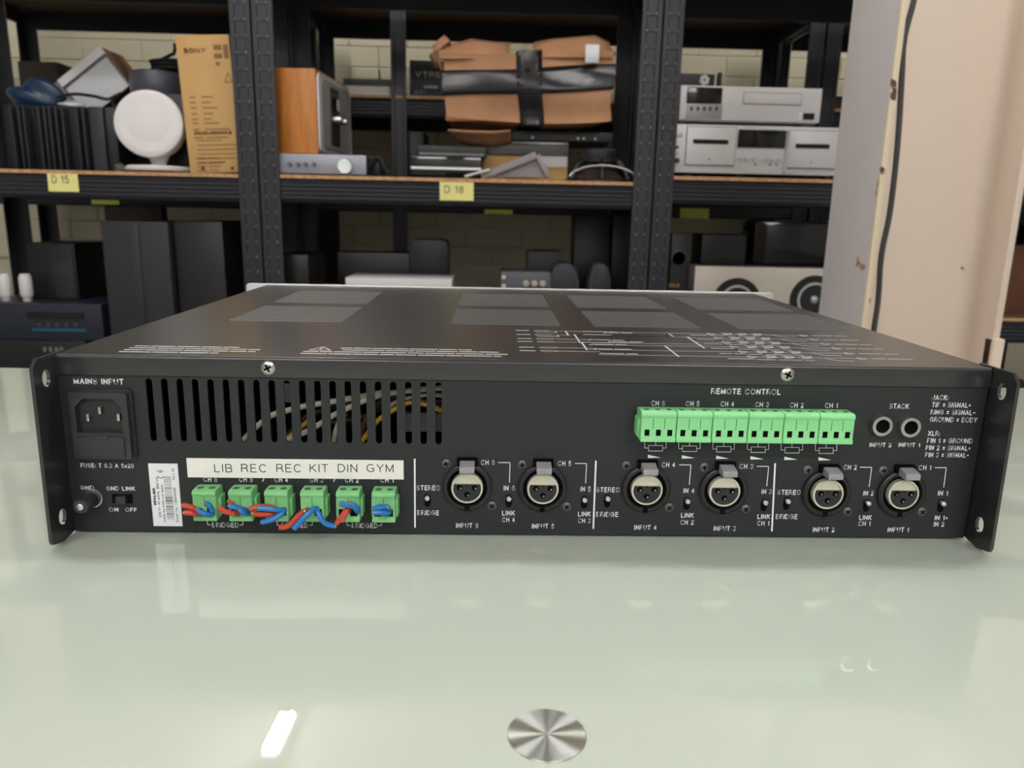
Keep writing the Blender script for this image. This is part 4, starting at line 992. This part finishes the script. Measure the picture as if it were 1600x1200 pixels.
# mains inlet
inl = mb_()
x0, x1, z0, z1 = -215.6, -188.8, 38.2, 70.6
sock = [(-213.0, 51.2), (-191.6, 51.2), (-191.6, 63.5), (-195.4, 67.6), (-209.0, 67.6), (-213.0, 63.5)]
plate(inl, rrect(x0, z0, x1, z1, 1.2), [sock], lambda u_, v_, w_: (u_, -4.0+w_, v_), 4.0)
inl = inl.build('mains_inlet', M['plastic2'], amp, 0.35, 2)
c = mb_(); c.prism(rrect(x0-1.4, z0-1.2, x1+1.4, z1+1.2, 2), 'y', -1.2, 0.0); c.build('flange', M['plastic'], inl, 0.3)
c = mb_(); c.box(-213, -0.9, 51, -191.4, -0.5, 67.8); c.build('socket_floor', M['void'], inl)
for px, py in ((138, 652), (156.5, 641), (186, 651.5)):
    q = P(px, py, -2.5); c = mb_(); c.box(q[0]-0.7, -3.4, q[1]-1.7, q[0]+0.7, -0.6, q[1]+1.7); c.build('pin', M['steel'], inl, 0.2)
c = mb_(); c.box(-213.2, -4.9, 39.6, -191.4, -3.9, 49.4); c.box(-206, -5.2, 48.0, -198.6, -3.9, 50.0); c.build('fuse_drawer', M['plastic2'], inl, 0.3)
# earth post and slide switch
gp = mb_(); a = P(146, 776); 
gp.lathe([(4.2, 0), (4.2, 1.5), (3.4, 1.8), (3.2, 6), (3.7, 6.4), (3.7, 11), (3.3, 11.6)], (a[0]-0.2, 0, a[1]-0.6), (0, -1, 0), 22)
gp = gp.build('ground_post', M['plastic2'], amp)
c = mb_(); c.lathe([(4.7, 0.0), (4.7, 0.7), (3.8, 0.9)], (a[0]-0.2, 0, a[1]-0.6), (0, -1, 0), 22); c.build('washer', M['steel'], gp)
c = mb_(); c.lathe([(1.7, 11.2), (1.7, 12.4), (1.2, 12.7)], (a[0]-0.2, 0, a[1]-0.6), (0, -1, 0), 16); c.build('post_tip', M['alu'], gp)
sw = mb_(); sw.box(-201.9, -0.25, 14.6, -192.2, -0.02, 19.2); sw = sw.build('ground_link_switch', M['void'], amp)
c = mb_(); c.box(-199.2, -3.0, 14.9, -194.4, -0.2, 18.9); c.build('slider', M['plastic2'], sw, 0.4)
# toggles
for px, py, dy in ((668, 777, 0), (795, 778, 0), (913, 780, 0), (949, 778, 0), (1073, 782, 0), (1194, 784, 0), (1229, 782, 0), (1354, 785, 0), (1470.5, 785.5, 0)):
    q = P(px, py); c = mb_(); c.prism(slot(q[0]+0.0, q[1]-1.6, 3.0, 6.8), 'y', -0.12, -0.02); s_ = c.build('slide_switch', M['void'], amp)
    c = mb_(); c.lathe([(0.9, 0), (0.9, 1.2), (1.25, 1.8), (1.15, 2.6), (0.6, 3.1)], (q[0], -0.1, q[1]+0.2), (0, -1, 0), 14); c.build('lever', M['ballsteel'], s_)
# jacks
for px, py in ((1379, 665), (1423, 667)):
    q = P(px-2, py, -1.5); c = mb_()
    c.lathe([(5.3, 0), (5.3, 2.2), (4.9, 3.0), (3.4, 3.1), (3.3, 0.4)], (q[0], 0, q[1]), (0, -1, 0), 28, cap1=False); j = c.build('jack_socket', M['steel'], amp)
    c = mb_(); c.lathe([(3.35, 0.2), (3.3, 0.45)], (q[0], 0, q[1]), (0, -1, 0), 24); c.build('bore', M['void'], j)
# XLR sockets
def xlr(px, py):
    q = P(px, py, -1.5); x, z = q[0], q[1]
    c = mb_(); c.lathe([(12.1, 0), (12.0, 1.6), (11.2, 2.2), (9.9, 2.2), (9.6, 1.2), (9.5, 0.3)], (x, 0, z), (0, -1, 0), 40, cap1=False)
    b = c.build('xlr_socket', M['plastic'], amp)
    c = mb_(); c.lathe([(9.7, 0.1), (9.6, 0.35)], (x, 0, z), (0, -1, 0), 32); c.build('well', M['void'], b)
    c = mb_(); c.lathe([(7.75, 0.3), (7.75, 3.0), (7.4, 3.4), (6.8, 3.4), (6.7, 2.2)], (x, 0, z), (0, -1, 0), 36, cap1=False); c.build('shell_ring', M['nickel'], b)
    c = mb_(); c.lathe([(6.75, 0.4), (6.75, 2.2)], (x, 0, z), (0, -1, 0), 32); c.build('contact_plate', M['nickel'], b)
    ch = [(x+6.6*math.cos(R(a)), z+6.6*math.sin(R(a))) for a in [17-i*(214/24) for i in range(25)]]
    c = mb_()
    hs = []
    for dx, dz in ((-3.6, 0.4), (3.6, 0.4), (0, -3.2)): hs.append(circ(x+dx, z+dz, 1.45, 14))
    plate(c, ch, hs, lambda u_, v_, w_: (u_, -3.0+w_, v_), 0.85); c.build('insert', M['insert'], b, smooth=False)
    for dx, dz in ((-3.6, 0.4), (3.6, 0.4), (0, -3.2)):
        c = mb_(); c.cyl((x+dx, -2.23, z+dz), (x+dx, -2.30, z+dz), 1.5, n=14); c.build('pin_hole', M['void'], b)
        c = mb_(); c.cyl((x+dx+0.5, -2.25, z+dz-0.5), (x+dx+0.5, -2.9, z+dz-0.5), 0.42, n=10); c.build('contact', M['steel'], b)
    c = mb_(); c.box(x-0.3, -3.15, z+1.2, x+0.3, -2.9, z+1.9); c.build('key_slot', M['void'], b)
    c = mb_(); c.box(x-1.2, -2.3, z-11.9, x+1.2, -1.9, z-9.6); c.build('key_notch', M['void'], b)
    c = mb_(); c.prism([(-0.0, z+10.2), (-0.0, z+14.4), (-4.5, z+13.6), (-8.6, z+12.7), (-9.2, z+12.0), (-9.2, z+9.7), (-5.0, z+9.6)], 'x', x-3.6, x+3.6); c.build('latch', M['tab'], b, 0.5, 2)
    c = mb_(); c.prism([(0, z+10), (0, z+15.0), (-2.5, z+14.2), (-2.5, z+11)], 'x', x-5.0, x+5.0); c.build('latch_slot', M['void'], b, 0.4)
    screw(x-10.3, z+11.6, 2.35, M['darkscrew'], b, 0, 10, 1.0); screw(x+12.2, z-10.0, 2.35, M['darkscrew'], b, 0, 50, 1.0)
    return b
for px, py in ((730, 761.5), (848, 763), (1010, 764.5), (1131, 767), (1292, 771), (1409.5, 771.5)): xlr(px, py)

# green pluggable terminals
def term_profile(yf, z0, z1):
    return [(-0.02, z1-0.6), (-3, z1), (yf+0.9, z1), (yf-0.3, z1-1.1), (yf-0.3, z1-2.3), (yf+0.3, z1-2.9), (yf+0.3, z0+2.4), (yf-0.3, z0+1.9), (yf-0.3, z0), (-0.02, z0)]
def terminal(x, w_, yf, z0, z1, poles, m, name):
    c = mb_(); c.prism(term_profile(yf, z0, z1), 'x', x, x+w_); b = c.build(name, m, amp, 0.25, 1)
    c = mb_(); c.prism([(0, z0+1.2), (yf*0.62, z0+1.2), (yf*0.62, z1-5.4), (yf*0.5, z1-4.6), (0, z1-4.6)], 'x', x-0.9, x+w_+0.9); c.build('header', m, b, 0.25, 1)
    for k in range(poles):
        px = x+w_*(k+0.5)/poles if poles == 2 else x+w_*(0.18+0.325*k)
        pw = 1.7 if poles == 2 else 1.15
        c = mb_(); c.box(px-pw, yf+0.2, z0+3.0, px+pw, yf+0.4, z0+3.0+(3.4 if poles == 2 else 3.0)); c.build('wire_port', M['void'], b)
        c = mb_(); c.box(px-pw-0.35, yf-0.05, z0+2.5, px+pw+0.35, yf+0.29, z0+3.0); c.build('port_sill', m, b)
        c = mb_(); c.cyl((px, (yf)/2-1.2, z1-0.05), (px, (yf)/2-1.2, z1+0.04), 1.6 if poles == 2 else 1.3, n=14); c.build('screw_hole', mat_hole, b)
        if k: 
            gx = x+w_*k/poles if poles == 2 else x+w_*(0.18+0.325*(k-0.5))
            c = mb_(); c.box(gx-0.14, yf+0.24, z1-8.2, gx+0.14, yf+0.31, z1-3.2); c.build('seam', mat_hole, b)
    return b
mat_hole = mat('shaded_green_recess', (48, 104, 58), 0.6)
spk = [terminal(-159.4+16.88*i, 11.0, -10.5, 10.2, 25.4, 2, M['green'], 'speaker_terminal') for i in range(6)]
for i in range(6): terminal(51.3+16.9*i, 16.5, -12.0, 52.4, 67.0, 3, M['green2'], 'remote_terminal')
# cut wires left in the speaker terminals
def wire(i, m, pts, r=1.28, tip=True, end=-1):
    P3 = [(*P(x, y, Y), Y) for x, y, Y in pts]; P3 = [(a, Y, b) for a, b, Y in P3]
    c = mb_(); c.tube(P3, r, 9, 4); o = c.build('wire', m, spk[i])
    if tip:
        a, b = Vector(P3[end]), Vector(P3[end-1 if end == -1 else 1]); d = (a-b).normalized()
        c = mb_(); c.cyl(a-d*0.3, a+d*0.5, r*0.78, r*0.66, n=8); c.build('copper_end', M['copper'], spk[i])
PY = -10.6
wire(0, M['red'], [(313, 799, PY), (308, 797, -13.5), (298, 792, -15), (286, 789, -15)])
wire(0, M['red'], [(315, 803, PY), (306, 803, -14), (297, 801, -15.5), (288, 801, -16)])
wire(0, M['blue'], [(331, 799, PY), (330, 804, -13), (322, 803, -15.5), (312, 799, -16), (308, 795, -16)])
wire(0, M['blue'], [(330, 800, PY), (331, 797, -14), (328, 791, -16), (322, 786, -16.5)])
wire(1, M['red'], [(372, 802, PY), (366, 802, -14), (352, 799, -15), (342, 792, -15)])
wire(1, M['red'], [(370, 795, PY), (364, 788, -14.5), (357, 783, -15.5)], 1.1)
wire(1, M['blue'], [(386, 799, PY), (383, 797, -14), (370, 793, -16), (358, 790, -16)])
wire(1, M['blue'], [(387, 800, PY), (386, 803, -14), (380, 801, -17), (374, 795, -17.5)])
wire(2, M['red'], [(429, 797, PY), (425, 793, -13.5), (408, 791, -14.5), (391, 795, -15)])
wire(2, M['red'], [(430, 799, PY), (424, 802, -14), (408, 804, -15), (396, 802, -15.5)])
wire(2, M['blue'], [(444, 796, PY), (438, 797, -14), (420, 795, -16.5), (404, 794, -16.5)])
wire(2, M['blue'], [(444, 798, PY), (442, 801, -15), (428, 811, -17), (409, 816, -17)])
wire(3, M['copper'], [(481, 795, PY), (477, 797, -13), (473, 802, -14)], 0.95, False)
wire(3, M['red'], [(475, 799, -13), (467, 805, -15), (450, 822, -16), (436, 824, -16.5)], 1.3, False)
wire(3, M['blue'], [(495, 795, PY), (489, 796, -14), (478, 806, -16), (459, 826, -17)], 1.4, False)
wire(3, M['blue'], [(495, 796, PY), (497, 801, -14), (505, 815, -15.5), (514, 820, -15.5), (524, 822, -15.5)], 1.3)
wire(4, M['blue'], [(559, 800, PY), (559, 796, -14), (554, 790, -16), (546, 786, -16.5)])
wire(4, M['blue'], [(557, 798, PY), (552, 791, -14), (542, 789, -16), (531, 787, -16.5)])
wire(4, M['red'], [(544, 799, PY), (541, 797, -14), (533, 808, -15.5), (526, 818, -16)], 1.25)
wire(4, M['red'], [(545, 799, PY), (542, 797, -14.5), (538, 806, -16), (535, 814, -16.5)], 1.2)
wire(5, M['blue'], [(608, 798, PY), (604, 793, -13.5), (594, 792, -15), (584, 795, -15)])
wire(5, M['blue'], [(608, 800, PY), (606, 802, -13.5), (594, 801, -15.5), (583, 801, -15.5)])
wire(5, M['blue'], [(594, 797, PY), (598, 794, -13.5), (603, 791, -15), (607, 793, -15.5)], 1.1)

# white channel strip and serial sticker
lb = mb_(); a = P(292, 717); b = P(631, 745); lb.box(-164.8, -0.30, 28.3, -60.9, 0.0, 38.0); lb = lb.build('channel_label', M['label'], amp)
c = mb_(); f3 = lambda u_, v_, w_: (u_, -0.36+w_, v_)
for s, x0, x1 in (('LIB', 335, 363), ('REC', 377, 416), ('REC', 432, 470), ('KIT', 484, 513), ('DIN', 528, 558.5), ('GYM', 573, 615)): T(s, x0, x1, 731, 14.0, 0.10, c, f3)
stuff(c.build('lettering', M['ink'], lb, smooth=False))
st = mb_(); st.box(-183.2, -0.25, 2.9, -169.2, 0.0, 35.1); st = st.build('serial_sticker', M['sticker'], amp)
c = mb_(); sx, sz = -183.2, 2.9
fr_ = lambda col: (lambda u_, v_, w_: (sx+col-v_, -0.31+w_, sz+u_))
def RTX(s, z0, z1, x, h, bold=0.0): text(c, s, z0, z1, 0, h, (lambda u_, v_, w_: (sx+x-v_, -0.31+w_, sz+u_)), 0.06, bold)
RTX('MPA6-80R', 11.0, 20.0, 1.6, 1.3, 0.04); RTX('230 V~ 47-63Hz  800 VA', 4.5, 25.5, 3.6, 1.1); RTX('made by ecler s.a. spain', 2.2, 21.5, 5.5, 1.1)
RTX('Serial No. 128600040', 2.2, 20, 11.6, 1.1); RTX('Nov. 03', 24, 29.8, 11.6, 1.1)
rnd = random.Random(11); z = 3.6
while z < 25.8:
    h = rnd.choice((0.14, 0.14, 0.3)); c.box(sx+6.8, -0.31, sz+z, sx+10.4, -0.25, sz+z+h); z += h+rnd.choice((0.22, 0.4, 0.55))
cf = lambda x, y, z: (x, -0.31 if y < -0.05 else -0.25, z)
PL(c, [(sx+3.9+1.6+1.5*math.sin(R(q)), sz+26.2-1.3*math.cos(R(q))) for q in range(-65, 66, 13)], 0.3, cf)
PL(c, [(sx+3.9+1.6+1.5*math.sin(R(q)), sz+29.2-1.3*math.cos(R(q))) for q in range(-65, 66, 13)], 0.3, cf)
PL(c, [(sx+5.5, sz+27.9), (sx+5.5, sz+29.1)], 0.3, cf)
stuff(c.build('print', M['ink'], st, smooth=False))

# loom behind the vent slots
def loom(m, pts, r=1.5, dy=14):
    c = mb_(); c.tube([(P(x, y, dy)[0], dy, P(x, y, dy)[1]) for x, y in pts], r, 8, 4); c.build('internal_wire', M[m], amp)
loom('creamwire', [(374, 694), (381, 687), (404, 664), (427, 648), (451, 641), (473, 635), (497, 631), (521, 627), (560, 620), (600, 612)])
loom('creamwire', [(446, 692), (452, 686), (476, 676), (499, 663), (521, 649), (545, 637), (569, 626), (592, 618), (616, 613), (660, 608), (690, 606)])
loom('yellowwire', [(560, 700), (569, 685), (581, 668), (593, 655), (616, 640), (639, 629), (665, 632), (690, 642)], 1.3, 17)
loom('yellowwire', [(440, 690), (452, 682), (470, 668), (490, 650)], 1.2, 22)
loom('creamwire', [(522, 694), (523, 680), (528, 662), (540, 645)], 1.3, 19)
loom('creamwire', [(600, 645), (616, 630), (639, 621), (665, 617), (690, 618)], 1.2, 20)
loom('brownwire', [(440, 692), (475, 655), (500, 642), (540, 630), (590, 625), (690, 628)], 1.6, 24)
loom('brownwire', [(455, 680), (480, 668), (520, 660), (570, 650), (620, 625), (690, 612)], 1.6, 26)
loom('brownwire', [(560, 692), (570, 660), (585, 635), (620, 618), (690, 636)], 1.5, 21)
c = mb_()
for px in (452, 640, 662, 684):
    q = P(px, 660 if px > 500 else 614, 30); c.box(q[0]-3, 30, q[1]-5, q[0]+3, 36, q[1]+5)
stuff(c.build('circuit_parts', M['greymetal'], amp))

# printing on the lid
LP = mb_(); lf = lambda x, y, z: (x, z, 88.0-y*0.6)
rnd = random.Random(21)
def words(x0, x1, y, h=1.9):
    x = x0
    while x < x1-2:
        L = min(rnd.uniform(4, 13), x1-x); PL(LP, [(x, y), (x+L, y)], h, lf)
        x += L+2.4
for k, x1 in enumerate((-142, -132, -134, -150)): words(-195+(0 if k else 0.5), x1, 23.5-k*5.2, 1.6)
for k, (x0, x1) in enumerate(((-94, -30), (-92, -14), (-110, -12), (-110, -15))): words(x0, x1, 26.5-k*5.4, 1.7)
PL(LP, [(-109, 19.5), (-104, 29), (-98.5, 19.5), (-109, 19.5)], 0.8, lf); PL(LP, [(-104, 22), (-104, 26)], 0.9, lf)
rows = [92, 77, 62, 48, 33, 19]
def ell(x, y, a, b, wd=0.6): PL(LP, [(x+a*math.cos(R(q)), y+b*math.sin(R(q))) for q in range(0, 361, 24)], wd, lf)
ins = [94, 79, 64.5, 55, 37, 27]
for k, y in enumerate(ins):
    words(-4, 2.5, y, 1.4); ell(10.5, y, 4.4, 1.9)
    PL(LP, [(15, y), (36 if k not in (1, 3) else 96, y)], 0.5, lf)
for k in (0, 1): PL(LP, [(7, ins[k]-6), (19, ins[k]-6)], 0.8, lf); PL(LP, [(19, ins[k]-6), (19, ins[k]-1)], 0.7, lf)
PL(LP, [(25, 94), (25, 79)], 1.0, lf); PL(LP, [(29, 82), (29, 54)], 1.0, lf); PL(LP, [(30, 54), (30, 32)], 1.0, lf)
PL(LP, [(15, 94), (146, 92)], 0.5, lf); PL(LP, [(25, 79), (88, 79)], 0.5, lf)
PL(LP, [(86, 90), (86, 79)], 1.0, lf); PL(LP, [(94, 79), (94, 43)], 1.0, lf); PL(LP, [(74, 47), (74, 17)], 1.0, lf)
for y in (77, 62, 48, 33, 19): PL(LP, [(74 if y in (33, 19) else 94, y), (146, y)], 0.45, lf)
PL(LP, [(30, 56), (62, 56)], 0.45, lf); PL(LP, [(33, 48), (94, 48)], 0.45, lf); PL(LP, [(30, 33), (74, 33)], 0.45, lf); PL(LP, [(36, 19), (74, 19)], 0.45, lf)
for x, y in ((38, 92), (37, 80), (38, 62), (37, 47), (37, 33), (38, 20), (50, 88), (48, 57)):
    words(x, x+16, y+2.4, 1.3); PL(LP, [(x-3, y), (x-1, y+4)], 0.6, lf)
for k, y in enumerate(rows):
    x = 102+rnd.uniform(0, 3)
    words(98, 112, y-5.5, 1.0)
    for xx in (112, 122, 131, 140):
        PL(LP, [(xx-2, y-2.6), (xx+2.4, y), (xx-2, y+2.6), (xx-2, y-2.6)], 0.7, lf)
        if xx > 118: PL(LP, [(xx-4, y-3.2), (xx+3, y+3.4)], 0.6, lf); PL(LP, [(xx-3, y+3.8), (xx+2, y+3.8)], 0.7, lf)
    PL(LP, [(146, y), (166, y)], 0.45, lf); PL(LP, [(148, y), (152, y-7)], 0.6, lf); words(112, 140, y-6.8, 0.8)
    PL(LP, [(152, y-7), (160, y-7)], 0.6, lf)
    PL(LP, [(166, y-2.4), (170, y), (166, y+2.4), (166, y-2.4)], 0.7, lf)
    words(173, 193, y, 0.9)
stuff(LP.build('lid_printing', M['printgrey'], lid, smooth=False))
